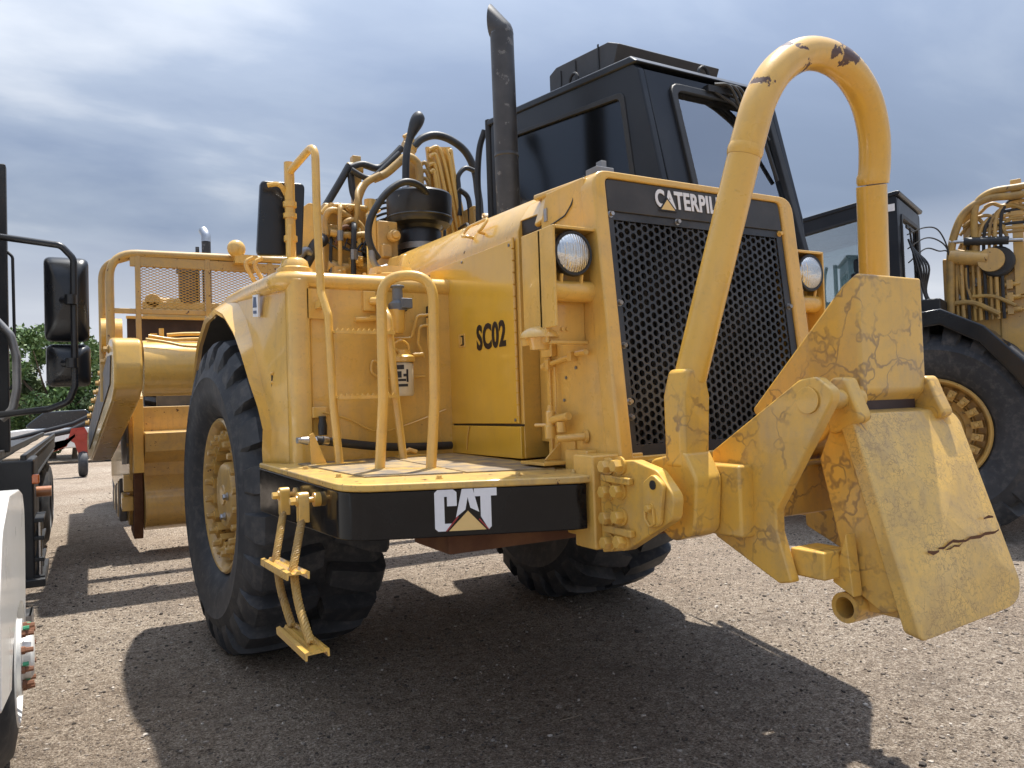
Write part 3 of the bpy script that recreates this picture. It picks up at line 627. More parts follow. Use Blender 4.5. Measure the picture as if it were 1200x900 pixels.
rung((-1.80, -1.90, .932), (-1.81, -2.43, .960), .05); rung((-1.79, -2.13, .682), (-1.80, -2.64, .708), -.05)

# boarding ladder against the panel with tall hand rail running up to the mirror post
lad = MB(); lad.tube(fil([(-1.40, -1.66, 1.315), (-1.415, -1.63, 1.62), (-1.42, -1.60, 2.08), (-1.44, -1.55, 2.20), (-1.445, -1.53, 2.60), (-1.445, -1.53, 2.99), (-1.505, -1.22, 2.915)], .07, 6), .021, 12)
lad.tube(fil([(-1.055, -1.66, 1.315), (-1.075, -1.63, 1.62), (-1.095, -1.60, 2.08), (-1.09, -1.44, 2.20), (-1.09, -1.39, 2.20)], .06, 6), .021, 12)
lad.box(-1.52, -1.27, -1.72, -1.60, 1.312, 1.322); lad.box(-1.44, -1.40, -1.53, -1.41, 2.13, 2.17); lad.box(-1.48, -1.36, -1.425, -1.41, 2.08, 2.24)
la = lad.build('boarding_ladder', 'yellow', S)
for z, y in ((1.655, -1.645), (1.99, -1.615)):
    m = MB(); m.box(-1.405, -1.085, y-.05, y+.03, z-.006, z+.004)
    for k in range(11): m.prism([(-1.40+.028*k, y-.052, z+.004), (-1.382+.028*k, y-.052, z+.004), (-1.391+.028*k, y-.052, z+.017)], (0, .012, 0))
    m.box(-1.405, -1.085, y-.053, y-.046, z-.012, z+.004); m.build('rung', 'yellow', la)

# grab hoop on the deck
h = MB(); h.tube(fil([(-1.352, -2.115, 1.305), (-1.335, -2.14, 1.62), (-1.33, -2.145, 2.196), (-1.12, -2.255, 2.196), (-1.13, -2.255, 1.62), (-1.17, -2.28, 1.30)], .115, 10), .024, 14)
hoop = h.build('grab_hoop', 'yellow', S)
m = MB(); m.prism([(-1.42, -2.09, 1.304), (-1.17, -2.36, 1.30), (-1.11, -2.31, 1.30), (-1.36, -2.03, 1.304)], (0, 0, .014)); m.build('hoop_base', 'yellow_deck', S, bev=.003)

# mirror on the fender
m = MB(); m.tube([(-1.505, -1.21, 2.36), (-1.505, -1.215, 2.97)], .028, 12); m.tube(fil([(-1.52, -1.20, 2.79), (-1.56, -1.23, 2.845), (-1.62, -1.2, 2.835)], .04), .014, 8)
m.tube(fil([(-1.56, -1.15, 2.36), (-1.52, -1.24, 2.42), (-1.51, -1.24, 2.62)], .05), .016, 8)
m.cyl((-1.505, -1.21, 2.53), (-1.505, -1.21, 2.56), .037); m.cyl((-1.505, -1.21, 2.72), (-1.505, -1.21, 2.75), .037); m.cyl((-1.505, -1.21, 2.66), (-1.505, -1.21, 2.685), .037)
mp_ = m.build('mirror_post', 'yellow', S)
m = MB(); m.prism(XZ(rpoly([(-1.675, 2.455), (-1.425, 2.465), (-1.40, 2.885), (-1.645, 2.875)], .03, 5), -1.15), (0, .05, 0)); mm = m.build('mirror', 'plastic_black', S, bev=.012)
m = MB(); m.prism(XZ(rpoly([(-1.655, 2.475), (-1.445, 2.485), (-1.42, 2.865), (-1.625, 2.855)], .025, 5), -1.101), (0, .004, 0)); m.build('mirror_pane', 'mirror_glass', mm)
m = MB(); m.lathe([(.0, .115), (.05, .115), (.07, .10), (.08, .065), (.098, .055), (.105, .02), (.105, 0)], (-1.495, -1.24, 2.315), (0, 0, 1), 24); m.build('filler_cap', 'yellow', S)
# rear yellow round lamp and plate behind the mirror
m = MB(); m.sph((-1.06, 2.88, 3.312), .095, 16, (1, .6, 1)); m.box(-1.08, -.85, 2.85, 2.95, 3.16, 3.25); m.build('beacon_cover', 'yellow', S)
m = MB()
for dx in (0, .07): m.tube(spline([(-1.22+dx, .98, 2.40), (-1.25+dx, .98, 2.62), (-1.33+dx, .98, 2.80), (-1.27+dx, .98, 2.86)], 5), .018, 8)
m.build('grab_rail', 'yellow', S)

# plumbing on the front panel
m = MB(); m.lathe([(.0, 0), (.046, 0), (.054, .012), (.054, .17), (.046, .185), (0, .19)], (-.975, -1.50, 1.655), (0, 0, 1), 24); fl = m.build('fuel_filter', 'filter_white', S)
m = MB(); m.lathe([(.056, .185), (.062, .19), (.062, .215), (.05, .225), (.03, .23), (.03, .255), (0, .255)], (-.975, -1.50, 1.655), (0, 0, 1), 20); m.tube(spline([(-.99, -1.5, 1.90), (-1.03, -1.5, 1.93), (-1.0, -1.52, 1.96), (-.95, -1.5, 1.94), (-.94, -1.5, 1.89)], 5), .008, 6)
m.box(-1.0, -.95, -1.47, -1.40, 1.86, 1.90); m.cyl((-.92, -1.5, 1.88), (-.86, -1.5, 1.885), .014); m.build('filter_head', 'yellow', S)
m = MB()
vs = []
for z0, z1, a0, a1 in ((1.80, 1.825, -40, 10), (1.755, 1.79, -50, -5), (1.76, 1.775, 5, 30), (1.735, 1.748, -45, 20), (1.705, 1.72, -30, 30), (1.73, 1.80, 22, 34)):
    for i in range(8):
        t0, t1 = radians(-120+a0+(a1-a0)*i/8), radians(-120+a0+(a1-a0)*(i+1)/8)
        q = [(-.975+.0552*cos(t), -1.50+.0552*sin(t), z) for t, z in ((t0, z0), (t1, z0), (t1, z1), (t0, z1))]; m.add(q, [(0, 1, 2, 3)])
m.build('filter_print', 'decal_black', fl)
m = MB(); m.lathe([(.0, 0), (.035, 0), (.045, .02), (.048, .11), (.05, .13)], (-1.01, -1.50, 2.0), (0, 0, 1), 20, True); m.build('fuel_strainer', 'yellow', S)
m = MB(); m.lathe([(.052, .125), (.052, .165), (.03, .18), (.028, .25), (.04, .255), (.04, .265), (0, .265)], (-1.0, -1.50, 2.0), (0, 0, 1), 16); m.box(-1.0, -.935, -1.56, -1.45, 2.135, 2.19); m.build('priming_pump', 'grey_cap', S, bev=.004)
def pipe(pts, r, mt, par=S, nm='steel_pipe', rad=.03, n=8):
    m = MB(); m.tube(fil(pts, rad, 4), r, n); return m.build(nm, mt, par)
pipe([(-1.03, -1.44, 1.975), (-.90, -1.44, 1.98), (-.86, -1.44, 2.11), (-.75, -1.44, 2.12)], .009, 'yellow'); pipe([(-.76, -1.44, 2.06), (-.85, -1.44, 2.05), (-.86, -1.44, 1.95), (-.83, -1.45, 1.87)], .009, 'yellow')
pipe([(-1.14, -1.43, 2.095), (-1.06, -1.43, 2.095), (-1.06, -1.43, 2.0)], .011, 'yellow'); pipe([(-1.22, -1.43, 2.08), (-1.12, -1.43, 2.085), (-1.03, -1.44, 2.10)], .014, 'yellow')
pipe([(-1.09, -1.43, 1.84), (-1.13, -1.43, 1.86), (-1.14, -1.43, 1.79), (-1.08, -1.43, 1.755), (-.82, -1.43, 1.765)], .008, 'yellow', rad=.04)
pipe(spline([(-1.42, -1.45, 1.58), (-1.28, -1.44, 1.54), (-1.12, -1.44, 1.465), (-.95, -1.44, 1.49), (-.70, -1.44, 1.57)], 6), .006, 'yellow', nm='cable')
pipe([(-.80, -1.44, 2.10), (-.80, -1.44, 1.95), (-.77, -1.44, 1.6), (-.72, -1.44, 1.34)], .005, 'yellow', nm='cable')
pipe(spline([(-1.50, -1.60, 1.44), (-1.40, -1.58, 1.425), (-1.17, -1.55, 1.39), (-.95, -1.50, 1.372), (-.68, -1.45, 1.365)], 6), .023, 'hose', nm='drain_hose', n=12)
m = MB(); m.tube([(-1.60, -1.62, 1.445), (-1.585, -1.617, 1.445), (-1.585, -1.617, 1.445), (-1.545, -1.608, 1.44)], [.016, .016, .022, .022], 10); m.tube([(-1.52, -1.60, 1.44), (-1.48, -1.595, 1.438)], .021, 6); m.cyl((-1.47, -1.6, 1.437), (-1.44, -1.59, 1.432), .024); m.build('hose_coupling', 'steel', S)
m = MB(); m.prism([(-1.535, -1.63, 1.32), (-1.455, -1.63, 1.32), (-1.52, -1.63, 1.48), (-1.54, -1.63, 1.47)], (0, .012, 0)); m.build('coupling_bracket', 'yellow', S, bev=.002)
m = MB(); m.box(-1.47, -1.39, -1.44, -1.40, 1.55, 1.61); m.build('plug_bracket', 'yellow', S, bev=.006)
m = MB(); m.lathe([(0, 0), (.022, 0), (.024, .05), (.018, .08), (.02, .1), (0, .1)], (-1.425, -1.46, 1.46), (0, 0, 1), 14); m.build('electric_plug', 'hose', S)
m = MB(); m.box(-1.17, -1.10, -1.43, -1.40, 2.13, 2.24); m.cyl((-1.13, -1.43, 2.185), (-1.09, -1.47, 2.18), .022); m.build('ladder_bracket', 'yellow', S, bev=.004)
m = MB(); m.box(-.79, -.755, -1.44, -1.40, 1.98, 2.17); m.build('terminal_strip', 'decal_black', S, bev=.004)
m = MB(); m.tube([(-1.03, -1.56, 1.345), (-.98, -1.56, 1.36), (-.94, -1.57, 1.345)], .014, 8); m.box(-1.06, -.90, -1.60, -1.54, 1.316, 1.334); m.build('pad_eye', 'yellow', S, bev=.003)
# ------------------------------------------------------------------ hood
hb = MB()
prof = [(-.63, 1.318), (-.63, 2.445), (-.612, 2.50), (-.56, 2.575), (-.50, 2.625)]; prof2 = prof+[(-.06-p[0], p[1]) for p in prof[::-1]]
def zl(z, y): return z+(0.07*(y+2.4)/2.1 if z > 2.5 else 0)
n = len(prof2); vs = [(x, y, zl(z, y)) for y in (-2.205, -.32) for x, z in prof2]
hb.add(vs, [tuple(range(n)), tuple(range(n, 2*n))[::-1]]+[(i, (i+1) % n, (i+1) % n+n, i+n) for i in range(n)])
hood = hb.build('hood', 'yellow', S, bev=.006)
# rear cap of the hood
m = MB(); m.prism([(-.64, -.20, 2.40), (-.64, -.52, 2.40), (-.635, -.55, 2.50), (-.56, -.52, 2.66), (-.55, -.20, 2.69)], (.10, 0, 0)); m.build('hood_cap', 'yellow', S, bev=.02)
# hood top front half sits in the narrow throat between box and shroud
m = MB(); q = [(-.53, 1.4), (-.53, 2.42), (-.50, 2.52), (-.47, 2.61)]; q2 = q+[(-.06-p[0], p[1]) for p in q[::-1]]
m.prism(XZ(q2, -2.21), (0, -.25, 0)); m.build('hood_throat', 'yellow', S)
m = MB(); m.box(-.605, -.50, -2.44, -2.2066, 2.43, 2.50); m.build('gap_dark_fill', 'decal_black', S)  # solid black block stands in for the shade inside this opening
m = MB(); m.prism([(-.615, -2.2, 2.50), (-.56, -2.2, 2.58), (-.495, -2.2, 2.63), (-.45, -2.2, 2.635), (-.45, -2.2, 2.50)], (0, -.45, -.012)); m.build('hood_shoulder', 'yellow', S, bev=.006)
# handle loops on the hood edge
def loop(pts, r=.009, par=hood, nm='grab_handle', mt='yellow'): m = MB(); m.tube(fil(pts, .03, 5), r, 8); return m.build(nm, mt, par)
loop([(-.600, -1.66, 2.53), (-.645, -1.66, 2.535), (-.645, -1.60, 2.545), (-.602, -1.60, 2.602), (-.602, -1.85, 2.598), (-.645, -1.85, 2.535), (-.645, -1.80, 2.53), (-.600, -1.80, 2.525)])
m = MB(); m.tube(fil([(-.593, -2.735, 2.585), (-.632, -2.735, 2.53), (-.652, -2.71, 2.455), (-.652, -2.66, 2.42), (-.652, -2.46, 2.39)], .03, 5), .0035, 5); m.build('panel_seam', 'decal_black', hood)
m = MB(); m.prism([(-.6255, -1.59, 2.452), (-.6255, -1.597, 2.452), (-.52, -1.597, 2.64), (-.52, -1.59, 2.64)], (-.006, 0, 0)); m.build('panel_seam', 'decal_black', hood)
# side door
m = MB(); m.prism(YZ([(-2.165, 2.415), (-2.178, 1.492), (-1.315, 1.487), (-1.10, 2.422)], -.632), (-.014, 0, 0)); door = m.build('side_door', 'yellow_gloss', S, bev=.004)
for k in range(15):
    m = MB(); z = 1.53+.06*k; m.cyl((-.642, -2.172, z), (-.642, -2.172, z+.052), .008, n=8); m.build('hinge', 'yellow', door)
text('SC02', (-.6475, -1.755, 1.885), (0, -1, 0), (0, 0, 1), .325, .14, 'decal_black', door, offset=.036)
m = MB(); m.box(-.650, -.645, -1.612, -1.532, 1.92, 1.995); la_ = m.build('door_latch', 'yellow', door, bev=.004)
m = MB(); m.box(-.6525, -.6495, -1.60, -1.565, 1.93, 1.985); m.build('latch_recess', 'decal_black', door)
m = MB(); m.box(-.657, -.651, -1.586, -1.552, 1.935, 1.978); m.build('latch_paddle', 'yellow', door, bev=.003)
for y, z in ((-1.14, 2.395), (-1.6, 2.40), (-2.14, 2.39), (-1.33, 1.51), (-2.15, 1.51)):
    m = MB(); m.cyl((-.646, y, z), (-.650, y, z), .008, n=10); m.build('screw', 'steel_dull', door)
# step box under the door
m = MB(); m.box(-.648, -.56, -2.20, -1.38, 1.318, 1.478); sb = m.build('step_box', 'yellow_gloss', S, bev=.005)
m = MB(); m.box(-.634, -.55, -2.204, -1.33, 1.479, 1.489); m.build('panel_gap', 'decal_black', S)
m = MB(); m.tube(spline([(-.652, -1.64, 1.475), (-.655, -1.62, 1.42), (-.652, -1.60, 1.345)], 4), .004, 6); m.build('cable', 'yellow', sb)

# ------------------------------------------------------------------ radiator shroud, grille
def yf(z): return -2.868-(2.575-z)/1.24*.13        # raked front
def sh(pts, d=0): return [(x, yf(z)-d, z) for x, z in pts]
HC = -.035
outer = rpoly([(HC-.615, 1.335), (HC+.615, 1.335), (HC+.615, 2.575), (HC-.615, 2.575)], [.01, .01, .085, .085], 6)
inner = rpoly([(HC-.545, 1.36), (HC+.535, 1.36), (HC+.525, 2.542), (HC-.545, 2.542)], [.01, .01, .03, .03], 6)
m = MB(); m.ring(sh(outer), sh(inner), (0, .10, 0))
shroud = m.build('radiator_shroud', 'yellow', S, bev=.022, seg=3)
for s_ in (-1, 1):      # side sheets of the shroud
    x = HC+s_*.612; m = MB(); m.prism([(x, -2.45, 1.335), (x, -2.45, 2.44), (x, -2.50, 2.56), (x, -2.80, 2.555), (x, yf(1.335)+.06, 1.335)], (-.03*s_, 0, 0)); m.build('shroud_side', 'yellow', S, bev=.006)
m = MB(); m.prism([(HC-.56, -2.30, 2.61), (HC-.56, -2.835, 2.578), (HC+.56, -2.835, 2.578), (HC+.56, -2.30, 2.61)], (0, 0, -.03)); m.build('shroud_top', 'yellow', S, bev=.012)
m = MB(); m.prism([(HC-.60, -2.36, 2.44), (HC-.54, -2.36, 2.60), (HC-.54, -2.82, 2.572), (HC-.60, -2.82, 2.50)], (.03, 0, -.01)); m.build('shroud_shoulder', 'yellow', S, bev=.012)
# name plate
m = MB(); m.prism(sh(rpoly([(HC-.543, 2.398), (HC+.520, 2.398), (HC+.515, 2.54), (HC-.543, 2.54)], [.01, .01, .025, .025], 4), -.008), (0, .03, 0)); npl = m.build('name_plate', 'plate_black', S, bev=.004)
rk = V((0, .13/1.24, 1)).normalized()
text('CATERPILLAR', V((-.312, yf(2.44)-.0015+.008, 2.44)), (1, 0, 0), rk, .515, .085, 'white_sign', npl, offset=.034, depth=.003)
def np_(x, z, d): return (x, yf(z)+.008-d, z)
m = MB(); m.prism([np_(-.285, 2.432, .0046), np_(-.205, 2.432, .0046), np_(-.245, 2.480, .0046)], (0, -.0015, 0)); m.build('emblem_triangle', 'decal_yellow', npl)
m = MB(); m.ring([np_(-.300, 2.426, .0036), np_(-.190, 2.426, .0036), np_(-.245, 2.492, .0036)], [np_(-.285, 2.432, .0036), np_(-.205, 2.432, .0036), np_(-.245, 2.480, .0036)], (0, -.0012, 0)); m.build('emblem_outline', 'decal_black', npl)
# perforated screen
gx0, gx1, gz0, gz1 = HC-.525, HC+.515, 1.375, 2.375
pch = .0385; dx = pch*.866; Rr = pch/sqrt(3); rh = .0148
verts = []; faces = []
nx = int((gx1-gx0)/dx)+1; nz = int((gz1-gz0)/pch)+1
for i in range(nx):
    for j in range(nz):
        cx_ = gx0+dx*(i+.5); cz = gz0+pch*(j+.5+(0.5 if i % 2 else 0))
        if cx_ > gx1-.01 or cz > gz1-.005: continue
        o = len(verts)
        for k in range(12):
            a = pi/6*k; rr = Rr if k % 2 == 0 else Rr*.866
            x, z = cx_+rr*cos(a), cz+rr*sin(a); verts.append((x, yf(z)+.022, z))
        for k in range(12):
            a = pi/6*k; x, z = cx_+rh*cos(a), cz+rh*sin(a); verts.append((x, yf(z)+.0215, z))
        for k in range(12):
            a = pi/6*k; x, z = cx_+rh*cos(a), cz+rh*sin(a); verts.append((x, yf(z)+.029, z))
        for k in range(12):
            k2 = (k+1) % 12; faces += [(o+k, o+k2, o+12+k2, o+12+k), (o+12+k, o+12+k2, o+24+k2, o+24+k)]
m = MB(); m.add(verts, faces); scr = m.build('grille_screen', 'grille_black', S, sharp=30)
m = MB(); m.ring(sh([(HC-.545, 1.345), (HC+.535, 1.345), (HC+.523, 2.397), (HC-.545, 2.397)], -.016), sh([(gx0+.012, gz0+.03), (gx1-.03, gz0+.03), (gx1-.03, gz1-.012), (gx0+.012, gz1-.012)], -.016), (0, .006, 0)); m.build('grille_border', 'grille_black', S)
m = MB(); m.box(HC-.53, HC+.52, -2.83, -2.80, 1.36, 2.38)
for k in range(34): m.box(HC-.52+.031*k, HC-.517+.031*k, -2.842, -2.83, 1.37, 2.37)
m.box(HC-.5, HC+.5, -2.842, -2.80, 2.22, 2.25); m.build('radiator_core', 'radiator', S)
for x, z, mt in ((HC-.528, 2.385, 'steel'), (-.19, 2.385, 'steel'), (HC+.505, 2.385, 'yellow'), (HC-.53, 2.0, 'steel_dull'), (HC-.53, 1.82, 'steel_dull'), (HC-.53, 1.585, 'steel'), (HC-.53, 1.52, 'steel_dull'), (HC+.505, 2.02, 'steel_dull'), (HC+.505, 1.75, 'steel_dull')):
    b = MB(); b.hexbolt((x, yf(z)+.016, z), (0, -1, 0), .011, .016); b.build('screen_bolt', mt, scr)

# head lamp boxes
def headbox(root, s):
    X = lambda x: HC+s*x
    x0, x1 = .612, .825
    m = MB()
    def bx(a, b, *r): m.box(min(X(a), X(b)), max(X(a), X(b)), *r)
    prs = rpoly([(x0, 1.835), (x1, 1.835), (x1, 2.315), (x0, 2.315)], [.0, .03, .0, .0], 4)
    m.prism([(X(p[0]), -2.775, p[1]) for p in prs], (0, .02, 0))
    bx(x1-.012, x1, -2.875, -2.62, 1.90, 2.317); bx(x0, x1-.013, -2.875, -2.62, 2.303, 2.317); bx(x0, x1-.02, -2.80, -2.77, 1.835, 1.85)
    bx(x1-.014, x1+.002, -2.80, -2.60, 1.84, 1.9)
    b = m.build('headlamp_box', 'yellow', root, bev=.004)
    m = MB(); m.cyl((X(x0+.0), -2.82, 2.055), (X(x1-.013), -2.82, 2.055), .045, n=20); m.build('lamp_arm', 'yellow', b)
    c = V((X(.725), -2.855, 2.205))
    m = MB(); m.lathe([(.0, .10), (.05, .09), (.08, .05), (.092, .01), (.097, -.008), (.092, -.02), (.082, -.02)], c, (0, 1, 0), 28); lp = m.build('headlamp', 'plastic_black', root)
    m = MB(); m.lathe([(.085, -.012), (.076, -.024), (.052, -.036), (.025, -.042), (0.0001, -.043)], c, (0, 1, 0), 28); m.build('lens', 'lamp_lens', lp)
    m = MB(); m.tube(fil([c+V((-.05, 0, -.085)), c+V((-.05, .01, -.13)), c+V((.05, .01, -.13)), c+V((.05, 0, -.085))], .02), .008, 6); m.build('lamp_bracket', 'yellow', lp)
    for x, z in ((.79, 1.90), (.765, 1.9), (.815, 1.88)):
        q = MB(); q.cyl((X(x-.06), -2.777, z), (X(x-.06), -2.783, z), .008, n=10); q.build('screw', 'yellow', b)
    return b
headbox(S, -1); headbox(S, 1)
# rain hood lamp under the left box, latch rods, valve, brackets on the shroud side
xs = HC-.612
m = MB(); m.sph((-.845, -2.72, 1.865), .085, 18, (1, 1, .6), half=True); m.lathe([(.0, 0), (.085, 0)], (-.845, -2.72, 1.865), (0, 0, 1), 18); m.lathe([(.04, -.05), (.05, 0)], (-.845, -2.72, 1.865), (0, 0, 1), 14, True); m.build('marker_lamp_hood', 'yellow', S)
m = MB(); m.cyl((xs-.02, -2.50, 1.765), (xs-.025, -2.70, 1.79), .011, n=8); m.box(xs-.04, xs, -2.53, -2.50, 1.74, 1.785); m.box(xs-.035, xs, -2.71, -2.68, 1.77, 1.81); m.cyl((xs-.03, -2.47, 1.755), (xs-.03, -2.50, 1.762), .016, n=8); m.build('latch_rod', 'yellow', S, bev=.002)
m = MB(); m.box(xs-.03, xs, -2.55, -2.46, 1.80, 1.86); m.build('latch_bracket', 'yellow', S, bev=.003); m = MB(); m.cyl((xs-.012, -2.72, 1.80), (xs-.03, -2.82, 1.80), .012, n=8); m.build('peg', 'yellow', S)
pipe([(xs-.02, -2.555, 1.75), (xs-.02, -2.56, 1.65), (xs-.03, -2.57, 1.54)], .005, 'yellow', nm='cable')
m = MB(); m.lathe([(0, 0), (.028, 0), (.030, .055), (.022, .06), (.022, .12), (.015, .125), (.012, .15), (0, .15)], (xs-.055, -2.56, 1.43), (0, 0, 1), 14); m.cyl((xs-.055, -2.56, 1.51), (xs-.05, -2.70, 1.53), .018, n=10); m.cyl((xs-.05, -2.64, 1.505), (xs-.05, -2.64, 1.46), .022, n=10); m.cyl((xs-.05, -2.55, 1.49), (xs-.08, -2.47, 1.49), .008, n=8); m.build('drain_valve', 'yellow', S)
m = MB(); m.box(xs-.012, xs+.002, -2.50, -2.48, 1.34, 1.82); m.build('hinge_strip', 'yellow', S, bev=.003)
m = MB(); m.box(xs-.16, xs, -2.66, -2.46, 1.318, 1.332); m.prism([(xs-.10, -2.56, 1.334), (xs-.002, -2.56, 1.334), (xs-.002, -2.56, 1.42)], (0, -.010, 0)); m.box(xs-.01, xs+.0, -2.68, -2.53, 1.33, 1.43); m.build('shroud_bracket', 'yellow', S, bev=.003)
m = MB(); m.tube([(xs-.13, -2.72, 1.435), (xs, -2.76, 1.44)], .017, 10); m.cyl((xs-.012, -2.757, 1.44), (xs, -2.76, 1.44), .03, n=10); m.build('peg', 'yellow', S)
for y, z in ((-2.62, 1.7), (-2.60, 1.60), (-2.70, 1.74)):
    m = MB(); m.cyl((xs, y, z), (xs-.006, y, z), .007, n=8); m.build('screw', 'steel_dull', shroud)
m = MB(); m.box(xs-.006, xs, -2.51, -2.485, 2.43, 2.49); m.build('hinge_leaf', 'steel', S); 

# ------------------------------------------------------------------ exhaust stack
st = MB(); sb_ = V((-.05, -1.115, 2.60)); tl = V((0, .012, 1)).normalized()
st.tube([sb_, sb_+tl*.62], .079, 28, caps=False); st.tube([sb_+tl*.62, sb_+tl*.625, sb_+tl*.645], [.079, .083, .079], 28, caps=False); st.tube([sb_+tl*.645, sb_+tl*1.45], .078, 28, caps=False)
stk = st.build('exhaust_stack', 'stack_black', S)
m = MB(); c0 = sb_+tl*1.45; bd = V((-.62, .78, 0)).normalized(); sdv = V((0, 0, 1)).cross(bd); vs = []; K = 28; Rb = .05; st_ = [radians(a_) for a_ in (0, 14, 28, 40)]
for i, a_ in enumerate(st_):
    cc = c0+bd*(Rb*(1-cos(a_)))+V((0, 0, Rb*sin(a_))); eo = -bd*cos(a_)+V((0, 0, sin(a_)))
    for k in range(K):
        t = 2*pi*k/K; p = cc+(eo*cos(t)+sdv*sin(t))*.079
        if i == len(st_)-1: p = p+(bd*sin(a_)+V((0, 0, cos(a_))))*(.01+.165*(.5+.5*cos(t)))
        vs.append(p)
fs = [(i*K+k, i*K+(k+1) % K, (i+1)*K+(k+1) % K, (i+1)*K+k) for i in range(len(st_)-1) for k in range(K)]
m.add(vs, fs); m.build('stack_tip', 'stack_black', stk)
m = MB(); m.lathe([(.0, 0), (.12, 0), (.12, .1), (.085, .13)], (-.05, -1.115, 2.58), (0, 0, 1), 24); m.build('stack_collar', 'steel_dull', stk)
# radiator filler / grey dome beside the cab
m = MB(); m.lathe([(0, 0), (.085, 0), (.088, .075), (.075, .09), (0, .092)], (-.09, -2.2, 2.70), (0, 0, 1), 24); m.box(-.165, -.05, -2.25, -2.15, 2.79, 2.825); m.box(-.11, -.075, -2.22, -2.17, 2.825, 2.87); m.cyl((-.09, -2.2, 2.5), (-.09, -2.2, 2.71), .06, n=14); m.build('filler_dome', 'steel_dull', S, bev=.004)

# ------------------------------------------------------------------ push hitch
def hplate(s):
    X = lambda x: x*s
    P = rpoly([(-2.985, 1.352), (-3.20, 1.365), (-3.33, 1.335), (-3.42, 1.25), (-3.405, 1.165), (-3.14, 1.02), (-2.985, .99)], [.01, .05, .06, .05, .04, .05, .01], 5)
    m = MB(); m.prism(YZ(P, X(-.70)), (-.05*s, 0, 0)); hp = m.build('hitch_plate', 'yellow_block', S, bev=.008, seg=3)
    m = MB(); m.box(min(X(-.78), X(-.52)), max(X(-.78), X(-.52)), -2.984, -2.84, 1.0, 1.375); m.box(min(X(-.70), X(-.40)), max(X(-.70), X(-.40)), -2.83, -2.66, 1.02, 1.385); m.build('hitch_base', 'yellow', S, bev=.01)
    for y, z in ((-3.05, 1.335), (-3.125, 1.342), (-3.045, 1.236), (-3.122, 1.245), (-3.045, 1.135), (-3.122, 1.146), (-3.045, 1.040), (-3.13, 1.054)):
        b = MB(); b.hexbolt((X(-.75), y, z), (-s, 0, 0), .026, .034); b.build('bolt', 'yellow', hp)
    for z, a in ((1.288, .03), (1.092, .02)):
        b = MB(); b.box(min(X(-.775), X(-.75)), max(X(-.775), X(-.75)), -3.20, -3.02, z-.014, z+.014, Matrix.Rotation(a, 3, 'X')); b.build('weld_bar', 'yellow_block', hp, bev=.006)
    b = MB(); b.prism(YZ(rpoly([(-3.27, 1.12), (-3.36, 1.14), (-3.385, 1.29), (-3.33, 1.325), (-3.275, 1.29)], .03, 4), X(-.75)), (-.022*s, 0, 0)); b.build('pin_keeper', 'yellow_block', hp, bev=.006)
    b = MB(); b.cyl((X(-.772), -3.335, 1.285), (X(-.775), -3.335, 1.285), .017, n=14); b.build('pin_hole', 'decal_black', hp)
    b = MB(); b.hexbolt((X(-.772), -3.318, 1.20), (-s, 0, 0), .014, .018); b.tube([(X(-.776), -3.335, 1.20), (X(-.776), -3.34, 1.15), (X(-.776), -3.315, 1.135), (X(-.776), -3.29, 1.16), (X(-.776), -3.29, 1.19)], .006, 6); b.build('keeper_clip', 'yellow', hp)
    # bail foot and link arm to the push block
    m = MB(); m.prism(YZ(rpoly([(-3.17, 1.36), (-3.17, 1.13), (-3.28, 1.06), (-3.40, 1.10), (-3.42, 1.30), (-3.36, 1.40)], [.03, .04, .06, .06, .05, .03], 4), X(-.645)), (.13*s, 0, 0)); m.build('bail_foot', 'yellow_block', S, bev=.012)
    m = MB(); m.box(min(X(-.515), X(-.36)), max(X(-.515), X(-.36)), -3.50, -2.80, 1.085, 1.345); m.build('link_arm', 'yellow_block', S, bev=.012)
hplate(1); hplate(-1)
# bail hoop
path = fil([(-.595, -3.30, 1.30), (-.575, -3.305, 1.62), (-.40, -3.475, 2.56), (-.30, -3.52, 2.955), (.32, -3.50, 2.975), (.395, -3.44, 2.60), (.52, -3.335, 1.62), (.57, -3.30, 1.30)], .30, 14)
m = MB(); bp = spline([(-.402, -3.483, 2.485), (-.385, -3.497, 2.56), (-.345, -3.512, 2.68), (-.262, -3.525, 2.80), (-.13, -3.53, 2.885), (.02, -3.525, 2.912), (.17, -3.513, 2.885), (.297, -3.495, 2.80), (.376, -3.47, 2.68), (.409, -3.445, 2.56), (.4135, -3.43, 2.485)], 5)
m.tube([(-.562, -3.318, 1.66), (-.405, -3.480, 2.47)], .061, 28); m.tube(bp, .063, 28); m.tube([(.41, -3.425, 2.47), (.545, -3.318, 1.66)], .061, 28)
for c, d in (((-.401, -3.484, 2.492), V((.157, -.162, .81))), ((.4145, -3.43, 2.497), V((-.13, -.11, .84)))):
    d.normalize(); m.tube([V(c)-d*.022, V(c)-d*.008, V(c)+d*.008, V(c)+d*.022], [.062, .0655, .0655, .062], 28)
bail = m.build('bail_hoop', 'yellow_bail', S)
for s in (-1, 1):
    m = MB(); x = .578*s; m.prism([(x-.07, -3.255, 1.33), (x+.065, -3.255, 1.33), (x+.065, -3.255, 1.60), (x+.05, -3.275, 1.70), (x-.055, -3.275, 1.70), (x-.07, -3.255, 1.60)], (0, -.105, 0)); m.build('bail_socket', 'yellow_block', bail, bev=.02, seg=3)
